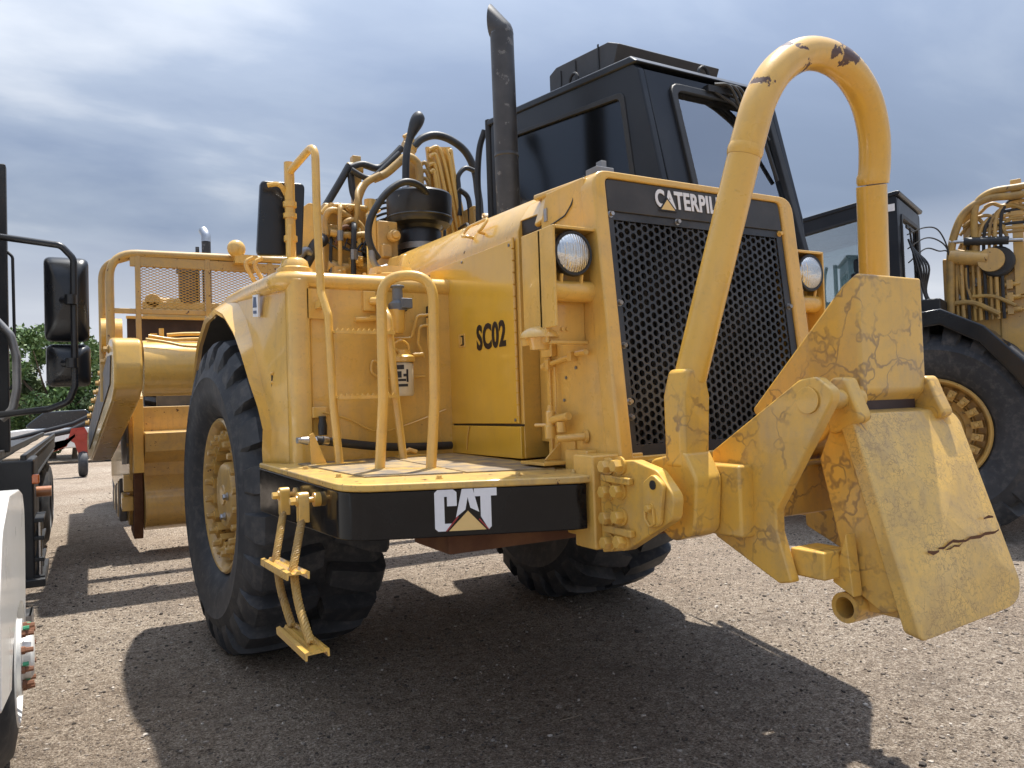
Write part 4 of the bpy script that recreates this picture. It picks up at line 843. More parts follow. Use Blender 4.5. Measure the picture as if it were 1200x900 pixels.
# push block: two side plates, gusset box, hinged push plate
blk = MB()
sp_ = [(-3.30, 1.385), (-3.72, 1.640), (-3.79, 1.648), (-3.85, 1.60), (-3.845, 1.565), (-3.60, 1.19), (-3.60, 1.115), (-3.655, .95), (-3.60, .938), (-3.30, 1.065)]
for xp, s in ((-.45, -1), (.27, 1)):
    blk.prism(YZ(rpoly([(y_+(.14 if s > 0 else 0), z_-(.05 if s > 0 else 0)) for y_, z_ in sp_], [.02, .05, .04, .04, .03, .05, .03, .01, .02, .02], 4), xp), (-.045*s, 0, 0))
blk.box(-.404, .264, -3.50, -3.36, 1.14, 1.32)
block = blk.build('push_block', 'yellow_block', S, bev=.008, seg=3)
for s in (-1, 1):
    m = MB(); m.box(min(-.40*s, -.26*s), max(-.40*s, -.26*s), -3.75, -3.61, .965, 1.06); m.build('stop_lug', 'yellow_block', block, bev=.008)
    m = MB(); m.cyl(((-.452 if s < 0 else .225), -3.755, 1.57), ((-.458 if s < 0 else .232), -3.755, 1.57), .045 if s < 0 else .03, n=20); m.build('pin_head', 'yellow_block', block, bev=.002)
gp = [(-3.26, 1.535), (-3.70, 1.972), (-3.765, 2.012), (-3.765, 1.592), (-3.60, 1.42), (-3.42, 1.33)]
m = MB(); m.prism(YZ(gp, -.185), (.375, 0, 0)); gus = m.build('gusset_box', 'yellow_block', S, bev=.014, seg=3)
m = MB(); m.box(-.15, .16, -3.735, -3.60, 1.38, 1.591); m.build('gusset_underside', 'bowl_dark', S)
for s in (-1, 1):
    m = MB(); x = -.255 if s < 0 else .212
    m.prism(YZ(rpoly([(-3.70, 1.44), (-3.69, 1.60), (-3.72, 1.645), (-3.775, 1.645), (-3.80, 1.58), (-3.835, 1.50)], .025, 4), x-.034), (.068, 0, 0)); m.build('hinge_lug', 'yellow_block', S, bev=.012)
for s in (-1, 1):
    m = MB(); m.cyl((.19*s, -3.755, 1.57), ((-.45 if s < 0 else .235), -3.755, 1.57), .034, n=18); m.build('hinge_pin', 'yellow_block', S)
# curved push plate with sides
def pyz(t):  # t 0 top 1 bottom
    return (-3.785-.215*t-.035*sin(pi*t), 1.518-.683*t)
cols = 13; rows = 15; vs = []; fs = []
def px_(x, t):
    y, z = pyz(t); w = .285
    return (x*w, y, z)
grid = {}
prof = rpoly([(-.285, .0), (.322, 0), (.325, 1.0), (-.285, 1.045)], [.045, .075, .13, .03], 8)
N0 = len(prof)
def mapp(u, t, back=0): y, z = pyz(t); return (u, y+back, z+ (0.012*back))
m = MB()
cu = .0; layers = []
# subdivide outline towards the centre so the plate can bow
for sc__ in (1.0, .72, .42, .0001):
    layers.append([mapp(p[0]*sc__, .52+(p[1]-.52)*sc__) for p in prof])
vs = [q for L in layers for q in L]; fs = []
for li in range(len(layers)-1):
    for k in range(N0): fs.append((li*N0+k, li*N0+(k+1) % N0, (li+1)*N0+(k+1) % N0, (li+1)*N0+k))
b0 = len(vs); vs += [(q[0], q[1]+.06, q[2]+.012) for q in vs[:]]
for li in range(len(layers)-1):
    for k in range(N0): fs.append((b0+li*N0+k, b0+(li+1)*N0+k, b0+(li+1)*N0+(k+1) % N0, b0+li*N0+(k+1) % N0))
for k in range(N0): fs.append((k, b0+k, b0+(k+1) % N0, (k+1) % N0))
m.add(vs, fs); pp = m.build('push_plate', 'yellow_push', S, bev=.008, seg=3, sharp=50)
# side webs, lower tube and ribs behind the plate
for s in (-1, 1):
    x = -.265*s
    m = MB(); m.prism(YZ([(-3.70, 1.49), (-3.80, 1.50), (-3.975, .90), (-3.86, .86), (-3.74, .93), (-3.64, 1.36)], x), (.045*s, 0, 0)); m.build('web_plate', 'yellow_block', pp, bev=.008)
    m = MB(); m.prism([(x-.01*s, -3.72, .95), (x-.01*s, -3.80, .91), (x-.01*s, -3.78, 1.12)], (-.05*s, 0, 0)); m.build('rib', 'yellow_block', pp, bev=.004)
m = MB(); m.tube([(-.30, -3.745, .862), (.30, -3.745, .862)], .052, 20, caps=False); m.tube([(.30, -3.745, .862), (-.30, -3.745, .862)], .036, 20, caps=False)
m.lathe([(.036, 0), (.052, 0)], (-.30, -3.745, .862), (1, 0, 0), 20); m.lathe([(.036, 0), (.052, 0)], (.30, -3.745, .862), (1, 0, 0), 20)
m.box(-.24, .24, -3.93, -3.76, .85, .91); m.build('lower_tube', 'yellow_block', pp, bev=.004)
# scars on the plate face
m = MB()
def scar(pts, w):
    L = [V(mapp(u, t)) for u, t in pts]; 
    for i in range(len(L)-1):
        a, b_ = L[i], L[i+1]; wv = V((0, -.15, .6)).normalized()
        w0 = w*(.4+.6*sin(pi*i/(len(L)-1))+.2); w1 = w*(.4+.6*sin(pi*(i+1)/(len(L)-1))+.2); o_ = V((0, -.0028, -.0008))
        m.add([a-wv*w0+o_, b_-wv*w1+o_, b_+wv*w1+o_, a+wv*w0+o_], [(0, 1, 2, 3)])
scar([(-.10+.03*k, .655+.008*sin(k*1.7)-.004*k) for k in range(6)], .005); scar([(.03+.03*k, .645+.004*sin(k*2.1)-.002*k) for k in range(9)], .0055); scar([(-.06+.025*k, .668+.005*sin(k*2.7)-.003*k) for k in range(5)], .003); scar([(-.16, .66), (-.13, .672), (-.10, .668)], .006); scar([(.20, .56), (.23, .555), (.26, .56)], .005)
m.build('scratch', 'rust', pp)
# front frame carrying the hitch, axle and belly
m = MB(); m.box(-.50, .45, -2.83, -1.0, .99, 1.32); m.box(-.35, .3, -1.2, 1.5, .85, 1.5); m.build('main_frame', 'rust', S, bev=.02)
m = MB(); m.cyl((-1.0, 0, 1.045), (1.0, 0, 1.045), .26, n=24); m.sph((0, 0, 1.045), .42, 18); m.build('axle_housing', 'yellow_dirty', S)
# ------------------------------------------------------------------ air cleaner, hoses and valves behind the hood
m = MB(); m.lathe([(0, .245), (.24, .24), (.252, .225), (.252, .03), (.235, .0), (.18, -.015)], (-.21, 0, 2.995), (0, 0, 1), 40); pot = m.build('precleaner_bowl', 'pot_black', S)
m = MB(); m.lathe([(.18, 0), (.155, -.03), (.165, -.05), (.165, -.20), (.175, -.21), (.175, -.25), (.165, -.26), (.165, -.40)], (-.21, 0, 2.985), (0, 0, 1), 32); m.build('air_cleaner_neck', 'pot_black', S)
m = MB(); m.lathe([(.168, 0), (.177, .004), (.177, .05), (.168, .054)], (-.21, 0, 2.79), (0, 0, 1), 32); m.build('neck_band', 'steel_dull', pot)
m = MB(); m.lathe([(.254, 0), (.26, .008), (.254, .016)], (-.21, 0, 3.035), (0, 0, 1), 40); m.build('bowl_rim', 'pot_black', pot)
m = MB(); m.lathe([(0, 0), (.028, 0), (.028, .09), (0, .09)], (-.33, -.03, 3.235), (0, 0, 1), 14); m.build('hose_ferrule', 'steel', S)
m = MB(); m.lathe([(0, 0), (.02, 0), (.018, .05), (0, .05)], (-.12, -.06, 3.235), (0, 0, 1), 12); m.build('vent_cap', 'steel', S)
m = MB(); m.tube(spline([(-.33, -.03, 3.30), (-.315, -.02, 3.51), (-.28, 0, 3.65), (-.225, 0, 3.78), (-.185, 0, 3.86), (-.165, 0, 3.885)], 5), [.028]*11+[.030, .034, .040, .045, .050, .053, .054, .053, .050, .046, .040, .033, .024, .014, .004], 14); m.build('snorkel_hose', 'hose', S)
def hose(pts, r=.028, mt='hose', nm='hydraulic_hose', par=S, n=10):
    m = MB(); m.tube(spline(pts, 6), r, n); return m.build(nm, mt, par)
hose([(-.66, -.28, 2.66), (-.71, -.3, 2.72), (-.735, -.3, 2.82), (-.71, -.3, 2.95), (-.61, -.3, 3.11), (-.51, -.3, 3.20), (-.42, -.3, 3.235), (-.31, -.27, 3.22), (-.21, -.2, 3.16), (-.18, -.1, 3.10)], .026)
m = MB(); m.tube(spline([(-.71, -.3, 2.74), (-.705, -.3, 2.64), (-.66, -.3, 2.585), (-.60, -.3, 2.60)], 5), .024, 10); m.build('hose_elbow', 'steel_dull', S)
hose([(-.5, .8, 3.64), (-.38, .8, 3.685), (-.25, .8, 3.67), (-.15, .8, 3.74), (-.02, .8, 3.88)], .032); hose([(-.5, .75, 3.61), (-.4, .75, 3.565), (-.33, .75, 3.56), (-.25, .75, 3.62), (-.06, .75, 3.81)], .026)
hose([(-.50, .8, 3.66), (-.59, .8, 3.50), (-.72, .8, 3.28), (-.95, .75, 2.90), (-1.12, .6, 2.62)], .032); hose([(-.49, .8, 3.60), (-.475, .8, 3.44), (-.43, .8, 3.30), (-.42, .8, 3.0)], .03)
hose([(.09, .8, 3.90), (.18, .8, 3.99), (.31, .8, 4.04), (.46, .8, 4.02), (.61, .8, 3.93), (.70, .8, 3.76), (.725, .8, 3.57), (.74, .8, 3.41), (.74, .8, 3.0)], .036, n=12)
hose([(.48, .7, 3.30), (.48, .7, 3.55), (.48, .7, 3.66), (.55, .7, 3.74), (.64, .7, 3.73)], .022); hose([(.43, .6, 3.51), (.52, .6, 3.44), (.54, .6, 3.24), (.54, .6, 3.0)], .024)
hose([(.36, -.05, 3.81), (.325, -.02, 3.67), (.31, 0, 3.45), (.31, 0, 3.2), (.30, 0, 2.8)], .026)
hose([(-.32, .7, 3.54), (-.21, .7, 3.60), (-.10, .7, 3.70), (-.02, .7, 3.77), (.06, .7, 3.75), (.10, .7, 3.66), (.10, .7, 3.3)], .036, 'hose_yellow', 'steel_pipe')
hose([(-.30, .6, 3.55), (-.43, .6, 3.46), (-.50, .6, 3.31), (-.54, .6, 3.17), (-.57, .6, 3.05)], .030, 'hose_yellow')
m = MB(); m.box(-.46, -.385, .82, .90, 2.9, 3.765); m.cyl((-.50, .84, 3.64), (-.38, .84, 3.66), .06, n=12); m.build('hose_post', 'yellow_dirty', S, bev=.006)
m = MB(); m.box(.02, .10, .78, .86, 3.0, 3.98); m.cyl((.0, .82, 3.90), (.12, .82, 3.90), .05, n=12); m.cyl((.01, .82, 3.985), (.06, .82, 4.02), .02, n=8); m.build('hose_post', 'yellow_dirty', S, bev=.006)
# tube rack plate with curved steel lines
m = MB(); m.prism([(.20, .76, 3.91), (.44, .76, 3.94), (.56, .76, 3.0), (.28, .76, 3.0)], (0, .03, 0)); rack = m.build('tube_rack', 'yellow', S, bev=.004)
for k, P in enumerate(([(.21, 3.87), (.29, 3.90), (.34, 3.81), (.385, 3.62), (.44, 3.31), (.48, 3.05)], [(.21, 3.81), (.265, 3.825), (.30, 3.72), (.34, 3.53), (.40, 3.22), (.42, 3.05)], [(.20, 3.73), (.255, 3.745), (.28, 3.64), (.305, 3.45), (.34, 3.19), (.36, 3.0)], [(.205, 3.66), (.24, 3.68), (.26, 3.56), (.28, 3.38), (.30, 3.16), (.31, 3.0)], [(.40, 3.87), (.42, 3.89), (.43, 3.8), (.46, 3.6), (.52, 3.3), (.55, 3.0)], [(.36, 3.90), (.40, 3.80), (.43, 3.6), (.48, 3.3), (.52, 3.0)])):
    hose([(x, .715-.012*(k % 2), z) for x, z in P], .018, 'yellow', 'steel_pipe')
for k in range(5): hose([(.12, .72, 3.72-.07*k), (.16, .70, 3.74-.07*k), (.20, .72, 3.66-.07*k), (.21, .74, 3.5-.07*k)], .017, 'hose_yellow', 'steel_pipe')
for x, z in ((.24, 3.88), (.30, 3.60), (.27, 3.75)):
    b = MB(); b.hexbolt((x, .755, z), (0, -1, 0), .014, .015); b.build('bolt', 'yellow', rack)
m = MB(); m.lathe([(.06, 0), (.075, .02), (.075, .10), (.06, .12)], (.66, .62, 3.25), (1, 0, 0), 18, True); m.cyl((.55, .62, 3.25), (.8, .62, 3.25), .05); m.box(.52, .60, .5, .7, 3.1, 3.35); m.build('hydraulic_pump', 'yellow_dirty', S, bev=.006)
# valve bank left of the pot
m = MB(); m.box(-.84, -.47, .45, .75, 2.35, 3.06); m.build('valve_bank', 'yellow_dirty', S, bev=.01)
m = MB(); m.box(-.80, -.44, .56, .70, 3.08, 3.26); m.build('valve_block', 'yellow_dirty', S, bev=.02)
for x in (-.77, -.70, -.63, -.56):
    m = MB(); m.cyl((x, .44, 3.20), (x, .60, 3.22), .03, n=10); m.hexbolt((x, .44, 3.20), (0, -1, 0), .022, .02); m.build('spool_cap', 'yellow_dirty', S)
hose([(-.83, .42, 2.96), (-.83, .42, 3.08), (-.80, .40, 3.15), (-.72, .42, 3.16), (-.62, .46, 3.13)], .026, 'yellow_dirty', 'steel_pipe'); hose([(-.70, .42, 3.0), (-.665, .40, 3.075), (-.60, .40, 3.09), (-.53, .42, 3.04), (-.52, .42, 2.92)], .024, 'yellow_dirty', 'steel_pipe'); hose([(-.76, .38, 2.88), (-.72, .36, 3.0), (-.66, .38, 3.03), (-.60, .42, 2.98)], .018, 'rust', 'steel_pipe'); hose([(-.60, .38, 3.02), (-.585, .36, 3.2), (-.57, .40, 3.32), (-.50, .5, 3.42)], .02, 'hose_yellow')
hose([(-.84, .47, 3.14), (-.78, .46, 3.20), (-.66, .46, 3.215), (-.47, .48, 3.22)], .024, 'yellow', 'steel_pipe'); hose([(-.80, .40, 2.98), (-.66, .38, 2.965), (-.50, .40, 2.985)], .030, 'yellow_dirty', 'steel_pipe')
hose([(-.82, .42, 2.72), (-.66, .40, 2.70), (-.50, .42, 2.72)], .05, 'yellow_dirty', 'steel_pipe')
m = MB(); m.cyl((-.43, .5, 2.3), (-.43, .5, 3.30), .048, n=18); m.cyl((-.43, .5, 2.84), (-.43, .5, 2.87), .058, n=18); m.cyl((-.43, .5, 2.6), (-.43, .5, 2.63), .058, n=18); m.build('accumulator', 'yellow', S)
text('3', (-.565, .445, 2.80), (1, 0, 0), (0, 0, 1), .05, .085, 'decal_black', S, offset=.02)
m = MB(); m.box(-.60, -.44, -.12, .06, 2.60, 2.98); m.box(-.58, -.50, -.16, -.10, 2.70, 2.80); m.cyl((-.49, -.13, 2.86), (-.49, -.20, 2.86), .045, n=14); m.cyl((-.49, -.2, 2.86), (-.49, -.23, 2.86), .03, n=12); m.build('control_valve', 'yellow_dirty', S, bev=.012)
m = MB(); m.box(-.66, -.60, -.10, -.04, 2.45, 3.02); m.prism([(-.66, -.10, 3.02), (-.66, -.04, 3.02), (-.56, -.04, 3.05), (-.56, -.10, 3.05)], (0, 0, .02)); m.build('valve_bracket', 'yellow', S, bev=.006)
m = MB(); m.lathe([(0, 0), (.21, 0), (.22, .012), (.22, .05), (.19, .055), (.14, .07), (.13, .11), (0, .12)], (-.85, -1.02, 2.335), (0, 0, 1), 30); tc_ = m.build('tank_cover', 'yellow', S)
for k in range(8):
    a = 2*pi*k/8; b = MB(); b.hexbolt((-.85+.17*cos(a), -1.02+.17*sin(a), 2.395), (0, 0, 1), .012, .015); b.build('bolt', 'yellow', tc_)
m = MB(); m.prism(XZ(rpoly([(-1.06, 2.45), (-.92, 2.45), (-.92, 3.17), (-.98, 3.18), (-1.05, 3.12)], [.01, .01, .02, .05, .06], 4), .32), (0, .02, 0)); m.build('guard_plate', 'yellow', S, bev=.003)
hose([(-1.06, .35, 2.62), (-.98, .35, 2.77), (-.93, .33, 2.86), (-.86, .4, 2.92)], .05, n=12); hose([(-1.10, .30, 2.70), (-1.03, .30, 2.80), (-.98, .32, 2.79)], .03, 'steel_dull')
for k in range(7):   # wiring and thin lines
    x0 = -.82+.05*k; hose([(x0, .40, 2.90+.02*sin(k*2.3)), (x0+.10, .36, 2.84+.05*sin(k*3.1)), (x0+.17, .38, 2.93+.03*cos(k*1.9)), (x0+.26, .42, 2.86+.05*cos(k*2.7))], .006+.002*(k % 3), 'hose', 'cable', n=6)
for k in range(9): hose([(-.38, .60, 2.95+.045*k), (-.28, .55, 2.99+.045*k), (-.16, .57, 3.03+.04*k), (-.04, .6, 3.08+.035*k)], .011, 'hose', 'cable', n=6)
for k in range(4): hose([(.0+.05*k, .6, 2.7), (-.02+.06*k, .58, 3.0), (.04+.05*k, .6, 3.3), (.12+.03*k, .66, 3.5)], .020, 'hose_yellow' if k % 2 else 'hose', 'hydraulic_hose')
rv = random.Random(77)
for k in range(15):   # upright lines clipped along the valve bank
    x0 = -.83+.082*k+rv.uniform(-.015, .015); z1 = 2.95+rv.uniform(-.12, .28); y0 = .40-.05*(k % 3); r_ = rv.choice([.013, .017, .021]); mt_ = ['hose', 'yellow_dirty', 'hose', 'yellow'][k % 4]
    hose([(x0, y0, 2.40), (x0+.01, y0-.01, 2.62), (x0+.02, y0-.01, z1-.12), (x0+.035, y0+.02, z1-.02), (x0+.05, y0+.10, z1), (x0+.05, y0+.22, z1-.01)], r_, mt_, 'hydraulic_hose' if mt_ == 'hose' else 'steel_pipe', n=8)
    m = MB(); m.tube([(x0+.0185, y0-.01, z1-.30), (x0+.02, y0-.01, z1-.22)], r_*1.45, 8); m.build('hose_crimp', 'steel_dull', S)
for k in range(8):
    x0 = -.80+.14*k; z0 = 2.62+.09*(k % 4); m = MB(); m.box(x0, x0+.09, .30, .40, z0, z0+.08); m.hexbolt((x0+.03, .30, z0+.03), (0, -1, 0), .018, .022); m.hexbolt((x0+.07, .30, z0+.05), (0, -1, 0), .012, .018); m.build('valve_fitting', ['yellow_dirty', 'yellow', 'steel_dull'][k % 3], S, bev=.006)
m = MB(); m.box(-.36, .18, .62, .9, 2.4, 3.15); m.box(-.1, .5, .85, 1.2, 2.3, 3.3); m.build('hitch_tower', 'yellow_dirty', S, bev=.02)
m = MB(); m.cyl((.33, -.19, 2.2), (.33, -.19, 3.84), .035, n=10); m.build('cab_post', 'cab_trim', S)

# ------------------------------------------------------------------ gooseneck, draft tube, bowl
m = MB(); m.prism(YZ([(.5, 1.5), (.75, 2.5), (1.3, 2.72), (2.3, 2.3), (2.6, 2.0), (2.45, 1.85), (1.6, 2.05), (1.2, 1.45)], -.38), (.76, 0, 0)); m.build('gooseneck', 'yellow', S, bev=.03)
m = MB(); m.cyl((-2.0, 2.5, 2.04), (2.0, 2.5, 2.04), .262, n=40); m.build('draft_tube', 'yellow', S)
hose([(-1.98, 2.32, 2.30), (-1.80, 2.30, 2.27), (-1.62, 2.28, 2.235), (-1.2, 2.28, 2.23)], .014, 'yellow', 'steel_pipe'); hose([(-1.95, 2.42, 2.34), (-1.74, 2.42, 2.31), (-1.60, 2.42, 2.315), (-1.2, 2.42, 2.33)], .016, 'yellow', 'steel_pipe'); hose([(-1.78, 2.52, 2.36), (-1.6, 2.52, 2.375), (-1.40, 2.52, 2.37), (-1.32, 2.5, 2.30)], .018, 'yellow', 'steel_pipe')
m = MB(); m.cyl((-1.83, 2.5, 2.28), (-1.83, 2.5, 2.42), .022, n=10); m.box(-1.93, -1.87, 2.47, 2.53, 2.28, 2.37); m.build('tube_fitting', 'yellow', S)
for s in (1, -1):
    X = lambda x: x*s
    P = rpoly([(2.22, 2.05), (2.30, 2.30), (2.62, 2.34), (6.0, 1.32), (6.1, 1.10), (5.8, .98), (5.45, 1.0), (2.5, 1.74), (2.26, 1.85)], [.12, .12, .2, .2, .15, .15, .2, .25, .1], 6)
    m = MB(); m.prism(YZ(P, X(-2.01)), (-.24*s, 0, 0)); m.v = [(v[0]-s*.045*(v[1]-2.2), v[1], v[2]+.03*max(0, v[1]-3.5)) for v in m.v]; da = m.build('draft_arm', 'yellow', S, bev=.03, seg=3)
    ox = lambda y, d=.004: X(-2.25-.045*(y-2.2)-d)
    m = MB(); m.prism([(ox(y), y, z) for y, z in ((2.42, 2.16), (2.75, 2.17), (5.5, 1.46), (5.5, 1.20), (2.55, 1.90))], (-.006*s, 0, 0)); m.build('wear_plate', 'bowl_steel', da)
    for k in range(9): y = 2.7+.36*k; m = MB(); m.hexbolt((ox(y, .0), y, 2.235-.265*(y-2.7)+.03*max(0, y-3.5)), (-s, 0, 0), .03, .035); m.build('bolt', 'yellow_dirty', da)
    # bowl side with front post and cutting-edge side plate
    m = MB(); m.prism(YZ([(4.45, 1.82), (4.45, 1.0), (4.75, .30), (9.6, .55), (9.9, 2.5), (5.2, 2.55)], X(-1.86)), (-.16*s, 0, 0)); bw = m.build('bowl_side', 'yellow_dirty', S, bev=.015)
    m = MB(); m.prism(YZ([(4.20, 1.80), (4.46, 1.80), (4.46, .93), (4.20, .95)], X(-1.88)), (-.11*s, 0, 0)); m.build('bowl_post', 'yellow', S, bev=.01)
    m = MB(); m.prism(YZ([(4.48, 1.72), (5.9, 1.3), (5.6, .98), (4.48, 1.05)], X(-2.022)), (-.02*s, 0, 0)); m.build('bowl_steel_sheet', 'bowl_steel', S)
    m = MB(); m.prism(YZ([(4.40, .98), (4.75, .98), (5.1, .20), (4.55, .16), (4.40, .5)], X(-1.88)), (-.10*s, 0, 0)); m.build('cutting_side', 'rust', S, bev=.01)
    m = MB(); m.prism(YZ([(4.52, .92), (4.70, .92), (4.70, .72), (4.50, .72)], X(-1.98)), (-.10*s, 0, 0)); m.prism(YZ([(4.50, .66), (4.72, .70), (4.78, .52), (4.48, .50)], X(-1.98)), (-.12*s, 0, 0)); m.build('router_bit', 'yellow', S, bev=.008)
    for k in range(5):
        m = MB(); y = 5.0+.45*k; m.prism(YZ([(y, .60-.06*k+.25), (y+.30, .52-.06*k+.25), (y+.36, .30), (y+.05, .32)], X(-2.02)), (-.08*s, 0, 0)); m.build('side_lug', 'yellow_dirty' if k % 2 else 'bowl_steel', bw, bev=.01)
    wheel(S, X(-1.52), -s, 10.0, detail=False)
apr = [(4.47, 1.70), (4.36, 1.70), (4.34, 1.47), (4.34, 1.415), (4.08, 1.40), (4.08, 1.19), (4.36, 1.05), (4.38, .90), (4.30, .78), (4.20, .68), (4.16, .56), (4.19, .44), (4.30, .33), (4.50, .26), (4.62, .28), (4.62, 1.70)]
m = MB(); m.prism(YZ(apr, -1.875), (3.75, 0, 0)); m.build('apron', 'yellow_dirty', S, bev=.008)
m = MB(); m.box(-1.70, 1.70, 4.64, 4.72, .3, 2.15); m.build('bowl_front', 'bowl_steel', S)
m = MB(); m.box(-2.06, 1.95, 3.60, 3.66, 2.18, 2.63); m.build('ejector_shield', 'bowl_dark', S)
m = MB(); m.box(-2.07, 1.95, 3.57, 3.63, 2.632, 2.66); m.build('shield_edge', 'yellow', S)
m = MB(); m.cyl((-2.32, 3.25, 2.42), (-2.13, 3.25, 2.42), .17, n=24); m.build('bowl_cylinder', 'yellow', S)
# mesh guard above the draft tube
m = MB(); m.tube(fil([(-2.24, 3.0, 1.95), (-2.24, 3.0, 3.215), (-.15, 3.0, 3.25), (-.15, 3.0, 2.2)], .26, 8), .040, 12)
m.tube(fil([(-2.30, 3.30, 1.75), (-2.30, 3.30, 3.14), (-2.0, 3.03, 3.21)], .2, 8), .035, 12)
gd = m.build('guard_frame', 'yellow_rail', S)
m = MB(); m.box(-2.24, -.15, 2.98, 3.02, 2.615, 2.665); m.box(-2.06, -.15, 2.975, 3.025, 3.09, 3.19); m.build('guard_rail', 'yellow_rail', S, bev=.006)
for x in (-1.99, -1.335, -.70):
    m = MB(); m.box(x-.025, x+.025, 2.97, 3.03, 2.25, 3.2); m.build('guard_post', 'yellow_rail', S, bev=.006)
for x0, x1 in ((-1.965, -1.36), (-1.31, -.725), (-.675, -.19)):
    m = MB(); nr = 30; hh = (3.09-2.665)/nr; pw = .062; nc = int((x1-x0)/pw)+1
    for j in range(nr+1):
        pts = []
        for i in range(2*nc+1):
            x = min(x1, x0+i*pw/2); up_ = (i+j) % 2
            pts.append((x, 3.0, 2.665+hh*j+(hh/2 if up_ else -hh/2)*.92))
        for a, b_ in zip(pts[:-1], pts[1:]):
            if (V(a)-V(b_)).length > 1e-3: m.tube([a, b_], .0042, 3, caps=False)
    m.build('guard_mesh', 'yellow_rail', S, sharp=10)
# rear engine
m = MB(); m.box(-1.25, 1.25, 8.6, 11.6, 2.0, 3.35); m.build('rear_engine_hood', 'yellow_dirty', S, bev=.05)
m = MB(); m.cyl((-.62, 8.0, 3.2), (-.62, 8.0, 4.44), .072, n=18); rs = m.build('rear_stack', 'stack_black', S)
m = MB(); m.tube(spline([(-.62, 8.0, 4.44), (-.62, 8.02, 4.56), (-.65, 8.10, 4.66)], 5), .074, 16); m.build('stack_tip', 'steel', rs)
m = MB(); m.lathe([(0, 0), (.12, 0), (.14, .05), (.14, .48), (.17, .50), (.17, .56), (0, .57)], (-.92, 8.0, 3.40), (0, 0, 1), 22); m.cyl((-.76, 8.0, 3.35), (-.76, 8.0, 4.35), .03, n=8); m.build('rear_air_cleaner', 'stack_black', S)
m = MB(); m.box(-1.6, -.3, 7.9, 8.5, 2.9, 3.42); m.cyl((-1.55, 8.0, 3.42), (-.95, 8.0, 3.42), .07, n=12); m.lathe([(0, 0), (.12, 0), (.12, .12), (0, .12)], (-1.45, 7.9, 3.42), (0, 1, 0), 16); m.build('rear_frame', 'yellow_dirty', S, bev=.02)

# ------------------------------------------------------------------ second scraper standing beyond the push block
S2 = empty('wheel_tractor_scraper', (6.96, .085, 0), radians(202.0), 'scraper with black cab and black fender standing behind the push block', 'scraper', 'wheel tractor scrapers in the yard')
for w_ in (wheel(S2, 1.26, 1), wheel(S2, -1.26, -1)): w_.scale = (1.1, 1.1, 1.1); w_.location.z = 1.15
cab(S2, ac_box=False, sticker=True, tint='glass_clear')
arc = [(-1.12, 1.55), (-1.05, 1.95), (-.72, 2.28), (-.10, 2.405), (.16, 2.43), (.54, 2.22), (.85, 1.86), (1.15, 1.40)]
m = MB(); ar2 = [(p[0]*.95, p[1]-.075) for p in arc]; m.prism(YZ(arc+ar2[::-1], .74), (1.04, 0, 0)); m.build('fender', 'fender_black', S2, bev=.012)
m = MB(); m.prism(YZ([(p[0]*1.01, p[1]+.012) for p in arc]+[(p[0]*.91, p[1]-.16) for p in arc[::-1]], 1.782), (.05, 0, 0)); m.build('fender_lip', 'fender_black', S2, bev=.02)
m = MB(); m.box(-.63, .57, -2.85, -.32, 1.3, 2.6); m.build('hood', 'yellow', S2, bev=.05)
m = MB(); m.box(-1.6, 1.6, -2.9, -1.2, 1.1, 1.3); m.box(-.5, .5, -2.8, 1.2, .8, 1.35); m.build('deck_plate', 'yellow_dirty', S2, bev=.01)
m = MB(); m.cyl((-1.0, 0, 1.045), (1.0, 0, 1.045), .26, n=24); m.build('axle_housing', 'yellow_dirty', S2)
def h2(pts, r=.03, mt='hose_yellow', nm='hydraulic_hose', n=8): return hose(pts, r, mt, nm, S2, n)
h2([(1.0, .13, 2.45), (1.0, .15, 2.9), (1.0, .16, 3.11), (1.0, .21, 3.35), (1.0, .32, 3.57), (1.0, .53, 3.68), (1.0, .77, 3.67), (1.0, 1.05, 3.65), (.98, 1.6, 3.5)], .042, n=12)
h2([(.98, .40, 3.0), (.98, .40, 3.4), (1.0, .41, 3.54), (1.0, .45, 3.67), (1.0, .58, 3.75), (1.0, .78, 3.755), (1.0, 1.05, 3.73), (.98, 1.6, 3.55)], .038, n=12)
h2([(.93, .25, 3.33), (.93, .36, 3.46), (.93, .52, 3.61)], .018); h2([(.95, .50, 3.60), (.95, .58, 3.63), (.95, .66, 3.59), (.95, .77, 3.58), (.95, .95, 3.48), (.95, 1.3, 3.4)], .022)
h2([(.93, .44, 3.49), (.93, .53, 3.37), (.93, .64, 3.36), (.93, .76, 3.46)], .022); h2([(.90, .30, 3.30), (.90, .45, 3.40), (.90, .60, 3.42), (.90, .78, 3.52), (.9, 1.2, 3.5)], .02); h2([(.92, .36, 3.45), (.92, .50, 3.38), (.92, .60, 3.25), (.92, .70, 3.22)], .02)
h2([(.95, .28, 3.42), (.95, .42, 3.50), (.95, .55, 3.50), (.95, .64, 3.40), (.95, .70, 3.25)], .020); h2([(.90, .75, 3.40), (.9, .95, 3.42), (.9, 1.4, 3.35)], .024); h2([(.90, .75, 3.33), (.9, .95, 3.32), (.9, 1.4, 3.25)], .024); h2([(.95, .22, 3.0), (.95, .24, 2.7), (.95, .30, 2.5)], .022); h2([(.97, .30, 2.95), (.97, .31, 2.7), (.97, .38, 2.48)], .018)
h2([(.98, .35, 2.62), (.98, .55, 2.60), (.98, .75, 2.48)], .022); h2([(.98, .10, 2.56), (.98, .35, 2.55), (.98, .6, 2.4)], .03)
m = MB(); m.box(.86, .94, .75, .85, 2.6, 3.86); m.box(.85, .95, .74, .86, 3.45, 3.52); m.build('hose_post', 'yellow_dirty', S2, bev=.006)
